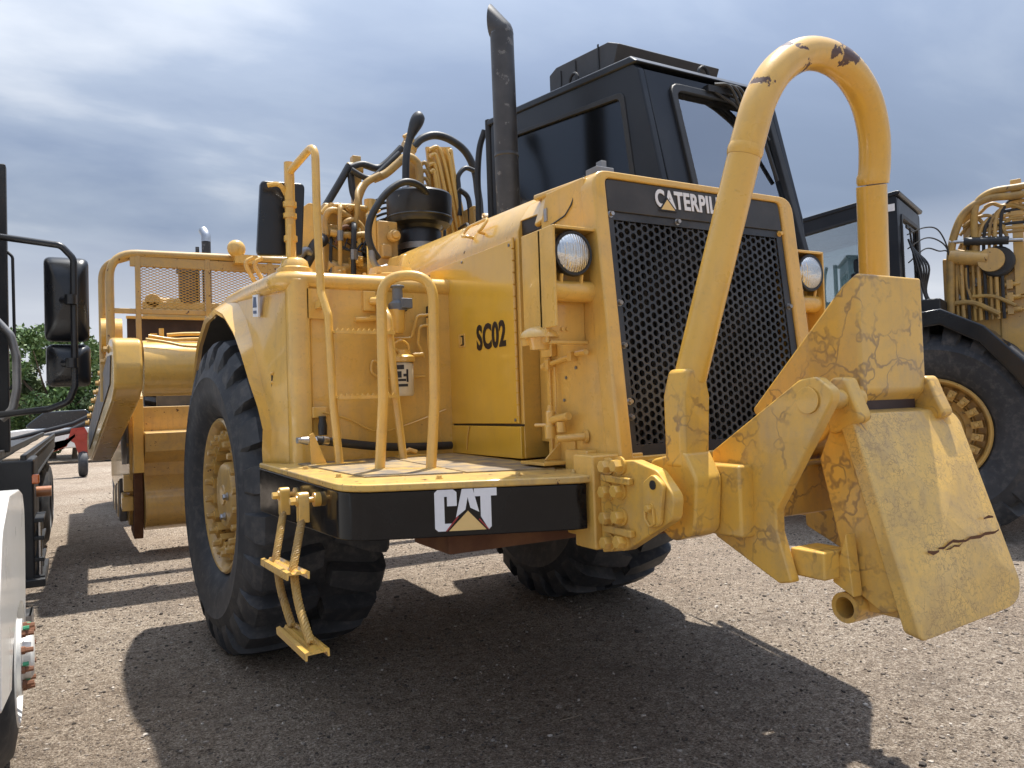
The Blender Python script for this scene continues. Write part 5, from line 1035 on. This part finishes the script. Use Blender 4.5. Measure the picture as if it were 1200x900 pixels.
for z in (3.75, 3.67, 3.58):
    m = MB(); m.cyl((.945, .80, z), (.96, .80, z), .025, n=10); m.build('bolt', 'yellow_dirty', S2)
m = MB(); m.box(.86, .92, .28, .40, 2.9, 3.60); m.build('hose_post', 'yellow_dirty', S2, bev=.006)
m = MB(); m.cyl((1.02, .30, 3.24), (1.02, .72, 3.19), .045, n=14); m.build('damper', 'hose', S2); m = MB(); m.cyl((1.02, .16, 3.255), (1.02, .30, 3.24), .022, n=10); m.cyl((1.02, .72, 3.19), (1.02, .85, 3.175), .022, n=10); m.build('damper_rod', 'steel', S2)
m = MB(); m.box(.45, .86, .05, .62, 1.5, 3.10); m.build('valve_bank', 'yellow_dirty', S2, bev=.02)
m = MB(); m.cyl((.98, .15, 3.10), (.98, .52, 3.02), .085, n=16); m.cyl((.88, .55, 3.0), (1.05, .55, 3.0), .13, n=22); m.build('pivot_arm', 'yellow_dirty', S2)
m = MB(); m.lathe([(.15, 0), (.17, .02), (.17, .09), (.15, .11)], (.90, .60, 2.98), (1, 0, 0), 24, True); m.build('pivot_seal', 'hose', S2)
m = MB(); m.prism(YZ([(.60, 3.05), (1.9, 2.95), (1.9, 1.5), (.9, 1.4), (.58, 1.5)], .5), (.38, 0, 0)); m.build('gooseneck', 'yellow_dirty', S2, bev=.02)
for z in (2.72, 2.58, 2.44):
    m = MB(); m.cyl((.92, .62, z), (.92, .80, z), .03, n=10); m.cyl((.92, .78, z), (.92, 1.6, z-.05), .014, n=8); m.box(.88, .95, .67, .73, z-.05, z+.05); m.build('pipe_clamp', 'yellow_dirty', S2, bev=.004)
for k in range(3):
    h2([(1.3, -.22, 3.36-.16*k), (1.2, -.06, 3.43-.12*k), (1.1, .06, 3.40-.12*k), (1.04, .14, 3.18-.02*k), (1.02, .16, 2.9)], .008, 'hose', 'cable', 6)
for k in range(5): h2([(1.35-.05*k, -.20, 3.30-.02*k), (1.36-.05*k, -.12+.02*k, 3.0), (1.30-.04*k, -.08, 2.7), (1.25, -.02+.02*k, 2.45)], .012, 'hose', 'cable', 6)
for k in range(9):    # parallel bundle arching over from the valve bank to the gooseneck
    y0 = .20+.055*k; zt_ = 3.30+.045*k; mt_ = ['hose_yellow', 'yellow_dirty', 'hose'][k % 3]
    h2([(.96, y0, 2.35), (.97, y0, 2.75), (.96, y0+.01, zt_-.25), (.95, y0+.08, zt_-.05), (.94, y0+.22, zt_), (.93, 1.05, zt_-.03), (.9, 1.7, zt_-.15)], [.016, .021, .018][k % 3], mt_, 'hydraulic_hose', 8)
for k in range(6):
    z0 = 2.50+.08*k; m = MB(); m.box(.86, .93, .10+.09*k, .17+.09*k, z0, z0+.09); m.hexbolt((.93, .135+.09*k, z0+.045), (1, 0, 0), .02, .025); m.build('valve_fitting', ['yellow_dirty', 'steel_dull'][k % 2], S2, bev=.006)
m = MB(); m.box(.95, 1.35, -.225, -.205, 3.43, 3.47); m.tube([(1.25, -.2, 3.44), (1.12, -.18, 2.95)], .012, 6); m.build('wiper', 'cab_trim', S2)
m = MB(); m.box(1.0, 1.4, -.15, .1, 2.3, 2.6); m.build('step_box', 'cab_trim', S2, bev=.02)
# ------------------------------------------------------------------ white truck parked beside the scraper, facing the camera side
T = empty('flatbed_truck', (-3.9, .5, 0), 0, 'white truck with black mirrors and flat bed parked beside the scraper', 'truck')
def tb(mb, name, mat, par=None, **k):
    mb.v = [(v[0]+3.9, v[1]-.5, v[2]) for v in mb.v]; return mb.build(name, mat, par or T, **k)
# front fender shell with wheel arch
fo = [(-2.40, .62), (-2.40, .98), (-2.25, 1.20), (-1.9, 1.30), (-1.30, 1.275), (-1.05, 1.235), (-.93, 1.14), (-.91, .98), (-.955, .66)]
ac_ = [(-1.45+.50*cos(t), .5+.28*sin(t)) for t in [radians(12+15.6*k) for k in range(11)]]
m = MB(); m.prism(YZ(rpoly(fo, [.02, .1, .15, .2, .1, .1, .1, .1, .02], 4)+ac_, -3.30), (.515, 0, 0)); fen = tb(m, 'front_fender', 'white_paint', bev=.05, seg=4)
m = MB(); m.prism([(-2.783, -1.03, 1.16), (-2.783, -.95, 1.12), (-2.783, -.94, 1.06), (-2.783, -1.0, 1.10)], (-.004, 0, 0)); tb(m, 'reflector_sticker', 'decal_yellow', fen) if False else None
m = MB(); m.box(-4.5, -3.3, -2.3, .0, .75, 1.55); tb(m, 'truck_hood', 'white_paint', bev=.12, seg=4)
m = MB(); m.lathe([(.30, .0), (.42, .02), (.49, .06), (.51, .13), (.50, .20), (.42, .28), (.30, .3)], (-3.10, -1.25, .505), (1, 0, 0), 48); tyr = None
wh = MB(); wh.lathe([(.30, .27), (.305, .30), (.29, .305), (.27, .28), (.25, .24), (.20, .265), (.17, .30), (.17, .315), (.10, .32), (.10, .35), (.085, .36), (0, .362)], (-3.10, -1.25, .505), (1, 0, 0), 40); fw_ = tb(wh, 'front_wheel', 'white_paint')
tb(m, 'tyre', 'rubber', fw_)
for k in range(10):
    a = 2*pi*(k+.3)/10; c = V((-2.785, -1.25+.135*cos(a), .505+.135*sin(a)))
    b = MB(); b.tube([c, c+V((.016, 0, 0)), c+V((.018, 0, 0)), c+V((.048, 0, 0))], [.018, .018, .013, .011], 6); tb(b, 'wheel_nut', 'copper_nut', fw_)
    if k % 2: b = MB(); b.tube([c+V((.006, 0, .024)), c+V((.03, 0, .024))], .010, 6); tb(b, 'nut_indicator', 'green_cap', fw_)
# step / tank box behind the wheel with ladder irons
m = MB(); m.box(-3.4, -2.785, .10, .80, .60, 1.345); tb(m, 'tool_box', 'cab_trim', bev=.015)
m = MB(); m.box(-3.3, -2.73, .06, .85, .57, .62); tb(m, 'tool_box_sill', 'cab_trim', bev=.008)
for y in (.14, .46): m = MB(); m.cyl((-2.76, y, .60), (-2.76, y, .98), .013, n=8); tb(m, 'step_rail', 'steel')
for z in (.62, .73, .86, .97):
    m = MB(); m.box(-2.79, -2.735, .11, .50, z-.012, z+.012); tb(m, 'step_iron', 'cab_trim', bev=.003)
m = MB(); m.box(-2.80, -2.755, .10, .16, 1.195, 1.255); tb(m, 'side_lamp', 'orange_lens', bev=.01)
m = MB(); m.cyl((-2.80, .45, 1.12), (-2.70, .45, 1.12), .035, n=14); tb(m, 'side_lamp', 'amber_lens')
m = MB(); m.box(-3.0, -2.775, -.60, -.40, .52, .545)
for k in range(5): m.box(-2.79+.002*k, -2.785+.002*k, -.60, -.40, .545, .55)
m.box(-2.785, -2.775, -.60, -.40, .44, .52); tb(m, 'step_plate', 'steel')
# cab back corner, door frame
m = MB(); m.box(-4.75, -3.02, -.35, 1.05, 1.30, 3.35); tb(m, 'cab', 'white_paint', bev=.10, seg=4)
m = MB(); m.box(-3.03, -2.935, .60, .69, 1.38, 3.31); tb(m, 'cab_corner', 'cab_trim', bev=.01)
m = MB(); m.prism(YZ([(-.15, 2.0), (.55, 2.0), (.55, 2.95), (.1, 2.95)], -3.019), (.004, 0, 0)); tb(m, 'door_window', 'glass_dark')
m = MB(); m.tube(fil([(-2.97, .40, 1.60), (-2.905, .40, 1.66), (-2.88, .40, 1.80), (-2.88, .40, 2.0), (-2.91, .40, 2.14), (-2.99, .40, 2.24)], .08), .026, 10); tb(m, 'grab_handle', 'steel_dull')
m = MB(); m.tube(fil([(-2.965, .62, 2.75), (-2.905, .62, 2.69), (-2.90, .62, 1.85), (-2.93, .62, 1.80), (-2.965, .62, 1.80)], .04), .010, 8); tb(m, 'grab_bar', 'cab_trim')
# mirror arms and heads
m = MB(); m.tube(fil([(-2.97, .22, 2.74), (-2.62, .18, 2.70), (-2.55, .18, 2.62), (-2.555, .18, 1.80), (-2.59, .18, 1.70), (-2.70, .20, 1.655), (-2.97, .30, 1.63)], .07, 8), .021, 12); arm_ = tb(m, 'mirror_arm', 'plastic_black')
def mirror(x0, x1, z0, z1, y):
    m = MB(); xc, zc = (x0+x1)/2, (z0+z1)/2; vs = []; fs = []
    outl = rpoly([(x0, z0), (x1, z0), (x1, z1), (x0, z1)], .045, 5); N1 = len(outl)
    for sc1, d in ((1.0, .06), (1.0, .03), (.95, -.005), (.80, -.045), (.45, -.07), (.001, -.075)):
        vs += [(xc+(p[0]-xc)*sc1, y+d, zc+(p[1]-zc)*sc1) for p in outl]
    for i in range(5):
        for k in range(N1): fs.append((i*N1+k, i*N1+(k+1) % N1, (i+1)*N1+(k+1) % N1, (i+1)*N1+k))
    fs.append(tuple(range(N1))); m.add(vs, fs); return tb(m, 'mirror_head', 'plastic_black', arm_, sharp=50)
mirror(-2.72, -2.465, 2.095, 2.645, .27); mirror(-2.715, -2.46, 1.80, 2.075, .27)
for z in (2.35, 1.945):
    m = MB(); m.cyl((-2.57, .145, z-.03), (-2.57, .145, z+.03), .035, n=10); m.cyl((-2.57, .15, z), (-2.62, .20, z), .022, n=10); tb(m, 'mirror_clamp', 'plastic_black', arm_)
# flat bed
m = MB(); m.box(-4.8, -2.83, 1.10, 8.2, 1.16, 1.30); tb(m, 'bed', 'cab_trim', bev=.01)
for k in range(7):
    y = .84+1.06*k
    m = MB(); m.box(-2.95, -2.865, y-.7, y+.34, 1.31+.004*(k % 2), 1.355+.004*(k % 2)); tb(m, 'plank', 'wood', bev=.006)
m = MB(); m.box(-2.855, -2.825, .12, 8.2, 1.30, 1.375); tb(m, 'bed_rail', 'cab_trim', bev=.004)
m = MB(); m.box(-3.0, -2.965, .12, 8.2, 1.28, 1.40); tb(m, 'bed_rail', 'cab_trim', bev=.004)
for k in range(6):
    m = MB(); m.box(-2.852, -2.83, .95+1.2*k, 1.01+1.2*k, 1.10, 1.36); tb(m, 'stake', 'cab_trim', bev=.004)
m = MB(); m.tube([(-2.828, .9, 1.33), (-2.828, 7.2, 1.33)], .010, 8); m.tube([(-2.828, .9, 1.16), (-2.828, 7.2, 1.16)], .012, 8); tb(m, 'tie_rail', 'cab_trim')
for y in (5.8, 7.1):
    m = MB(); m.lathe([(.0, .1), (.28, .1), (.30, .0), (.42, .02), (.49, .06), (.51, .13), (.50, .30), (.42, .36), (.30, .38), (.28, .25), (0, .25)], (-3.22, y, .505), (1, 0, 0), 32); tb(m, 'rear_tyre', 'rubber')
    m = MB(); m.lathe([(.0, .1), (.28, .1), (.30, .0), (.42, .02), (.49, .06), (.51, .13), (.50, .30), (.42, .36), (.30, .38), (.28, .25), (0, .25)], (-4.9, y, .505), (1, 0, 0), 32); tb(m, 'rear_tyre', 'rubber')
m = MB(); m.lathe([(.0, .1), (.28, .1), (.30, .0), (.42, .02), (.49, .06), (.51, .13), (.50, .30), (.42, .36), (.30, .38), (.28, .25), (0, .25)], (-4.95, -1.25, .505), (1, 0, 0), 32); tb(m, 'tyre', 'rubber')
m = MB(); m.box(-4.4, -3.5, -2.2, 8.0, .55, .80); m.cyl((-4.9, -1.25, .5), (-3.1, -1.25, .5), .08); tb(m, 'chassis', 'cab_trim', bev=.01)

# ------------------------------------------------------------------ red towed arm and parked pickup in the far yard
R_ = empty('red_implement', (-2.9, 18.5, 0), 0, 'red steel implement with jointed arm parked in front of a pickup', 'implement')
def rb(mb, name, mat, par=None, off=(-2.9, 18.5), **k):
    mb.v = [(v[0]-off[0], v[1]-off[1], v[2]) for v in mb.v]; return mb.build(name, mat, par or R_, **k)
m = MB(); m.prism(XZ([(-4.4, .55), (-3.3, .62), (-2.75, .85), (-2.62, 1.30), (-2.35, 1.32), (-2.25, 1.1), (-2.22, .62), (-2.45, .60), (-2.55, .95), (-2.75, 1.08), (-2.95, .82), (-3.4, .78), (-4.4, .72)], 18.4), (0, .25, 0)); rb(m, 'arm', 'red_paint', bev=.03)
m = MB(); m.cyl((-2.42, 18.35, 1.15), (-2.42, 18.7, 1.15), .14, n=16); rb(m, 'pivot', 'red_paint')
m = MB(); m.tube([(-4.3, 18.5, .95), (-2.7, 18.5, 1.25), (-2.2, 18.5, 1.5)], .07, 10); m.tube([(-4.2, 18.8, 1.05), (-2.6, 18.8, 1.45), (-2.1, 18.8, 1.7)], .06, 10); rb(m, 'hydraulic_ram', 'hose')
m = MB(); m.lathe([(.0, .06), (.18, .06), (.22, 0), (.33, .02), (.36, .12), (.33, .22), (.22, .24), (.18, .18), (0, .18)], (-2.5, 18.5, .36), (1, 0, 0), 24); rb(m, 'wheel', 'rubber')
m = MB(); m.lathe([(.0, .06), (.18, .06), (.22, 0), (.33, .02), (.36, .12), (.33, .22), (.22, .24), (.18, .18), (0, .18)], (-4.4, 18.6, .36), (1, 0, 0), 24); rb(m, 'wheel', 'rubber')
PK = empty('pickup_truck', (-2.9, 27, 0), 0, 'white pickup with dark cab glass parked before the trees', 'pickup')
def pb(mb, name, mat, **k): mb.v = [(v[0]+2.9, v[1]-27, v[2]) for v in mb.v]; return mb.build(name, mat, PK, **k)
m = MB(); m.prism(XZ(rpoly([(-5.2, .55), (-5.25, 1.15), (-4.0, 1.28), (-.6, 1.28), (-.55, .55)], .1, 4), 26.1), (0, 1.8, 0)); pb(m, 'body', 'white_paint', bev=.06)
m = MB(); m.prism(XZ(rpoly([(-4.2, 1.28), (-3.5, 1.86), (-2.2, 1.92), (-1.7, 1.28)], .12, 4), 26.2), (0, 1.6, 0)); pb(m, 'cab_top', 'pickup_paint', bev=.05)
for x in (-4.4, -1.5):
    m = MB(); m.lathe([(0, 0), (.2, 0), (.24, -.02), (.36, 0), (.39, .1), (.36, .22), (0, .22)], (x, 26.05, .39), (0, 1, 0), 24); pb(m, 'wheel', 'rubber')

# ------------------------------------------------------------------ trees
def tree(loc, h, w, label, leaf, seed, name='tree', leaves=11000):
    rnd = random.Random(seed); x, y = loc
    root = empty(name, (x, y, 0), 0, label, 'tree', 'trees along the yard edge')
    m = MB(); tips = []
    m.tube([(0, 0, -.1), (.05*h*.3, 0, h*.22), (0, .05, h*.5)], [.05*h*.5+.05, .035*h*.5+.04, .03], 8)
    for k in range(9):
        a = rnd.uniform(0, 2*pi); z0 = h*rnd.uniform(.15, .45); L = w*rnd.uniform(.35, .6); tip = V((cos(a)*L, sin(a)*L, z0+h*rnd.uniform(.12, .4)))
        m.tube([(0, 0, z0), tip*.5+V((0, 0, z0*.45)), tip], [.05, .035, .012], 6); tips.append(tip)
    m.build('trunk', 'bark', root)
    cl = []
    for k in range(46):
        a = rnd.uniform(0, 2*pi); ph = rnd.uniform(-.75, 1); rr = sqrt(max(0, 1-ph*ph))*rnd.uniform(.55, 1.0)
        cl.append((V((cos(a)*rr*w*.5, sin(a)*rr*w*.5, h*.56+ph*h*.40)), rnd.uniform(.16, .34)*w*.42))
    vs = []; fs = []
    for i in range(leaves):
        c, r = rnd.choice(cl); d = V((rnd.gauss(0, 1), rnd.gauss(0, 1), rnd.gauss(0, 1))).normalized()*r*rnd.uniform(.35, 1.1)**.6
        p = c+d; n_ = V((rnd.gauss(0, 1), rnd.gauss(0, 1), rnd.gauss(.5, 1))).normalized(); u = n_.orthogonal().normalized(); u.rotate(Matrix.Rotation(rnd.uniform(0, 6.28), 3, n_)); v_ = n_.cross(u); s_ = rnd.uniform(.055, .12)
        o = len(vs); vs += [p-u*s_*1.3, p+v_*s_*.6, p+u*s_*1.3, p-v_*s_*.6]; fs.append((o, o+1, o+2, o+3))
    me = bpy.data.meshes.new('crown'); me.from_pydata([tuple(v) for v in vs], [], fs); me.materials.append(MT[leaf])
    o = bpy.data.objects.new('crown', me); COL.objects.link(o); o.parent = root
tree((-3.4, 31), 5.3, 4.6, 'tall leafy green tree standing behind the white pickup', 'leaf', 3)
tree((-5.6, 32.5), 4.3, 4.4, 'bushy pale green tree seen through the truck mirror bracket', 'leaf_pale', 5)
tree((-1.2, 33), 4.9, 4.4, 'pale green tree rising behind the bowl of the scraper', 'leaf_pale', 8)
tree((-2.6, 29.8), 2.5, 3.0, 'low green shrub beside the pickup', 'leaf_pale', 14, name='shrub', leaves=6000)

# ------------------------------------------------------------------ ground
m = MB(); m.add([(-900, -900, 0), (900, -900, 0), (900, 900, 0), (-900, 900, 0)], [(0, 1, 2, 3)]); gr = m.build('ground', 'gravel'); gr['kind'] = 'structure'
rng = np.random.default_rng(5)
def stones(num, xr, yr, smin, smax, name, label):
    th = np.array([(cos(a)*cos(b_), sin(a)*cos(b_), sin(b_)) for b_ in (-.5, .55) for a in [2*pi*k/5+(b_ > 0)*.6 for k in range(5)]]+[(0, 0, 1.0)])
    base = [(k, (k+1) % 5, 5+(k+1) % 5, 5+k) for k in range(5)]+[(5+k, 5+(k+1) % 5, 10) for k in range(5)]
    x = rng.uniform(*xr, num); y = rng.uniform(*yr, num); s = smin*(smax/smin)**(rng.random(num)**2.6)
    rz = rng.uniform(0, 6.28, num); sc3 = rng.uniform(.6, 1.25, (num, 3))*np.array([1, 1, .62]); jit = rng.uniform(.75, 1.2, (num, 11, 1))
    P = th[None]*jit*sc3[:, None, :]*s[:, None, None]
    c, s_ = np.cos(rz)[:, None], np.sin(rz)[:, None]
    X = P[:, :, 0]*c-P[:, :, 1]*s_+x[:, None]; Y_ = P[:, :, 0]*s_+P[:, :, 1]*c+y[:, None]; Z = P[:, :, 2]+(s*.12)[:, None]
    vs = np.stack([X, Y_, Z], -1).reshape(-1, 3)
    fs = [tuple(i+11*k for i in f) for k in range(num) for f in base]
    me = bpy.data.meshes.new(name); me.from_pydata(vs.tolist(), [], fs); me.materials.append(MT['stone'])
    o = bpy.data.objects.new(name, me); COL.objects.link(o); o['kind'] = 'stuff'; o['label'] = label; o['category'] = 'gravel'
stones(36000, (-3.6, 4.6), (-4.6, 5.0), .004, .015, 'gravel_stones', 'loose small gravel stones scattered over the brown yard')
stones(3000, (-6, 7), (-4.6, 14), .007, .024, 'pebbles', 'larger pale and dark pebbles lying on the gravel')
rnd = random.Random(21)
for k in range(7):
    x, y = rnd.uniform(-2.2, 1.2), rnd.uniform(-3.2, 1.0); a = rnd.uniform(0, 6.28); L = rnd.uniform(.08, .22)
    m = MB(); m.tube(spline([(0, 0, .006), (cos(a)*L*.5+.01, sin(a)*L*.5-.012, .010), (cos(a)*L, sin(a)*L, .007)], 4), .0035, 5); o = m.build('twig', 'wood'); o.location = (x, y, 0)
    tag(o, 'thin dry twig lying on the gravel near the scraper', 'twig', 'twigs on the gravel')
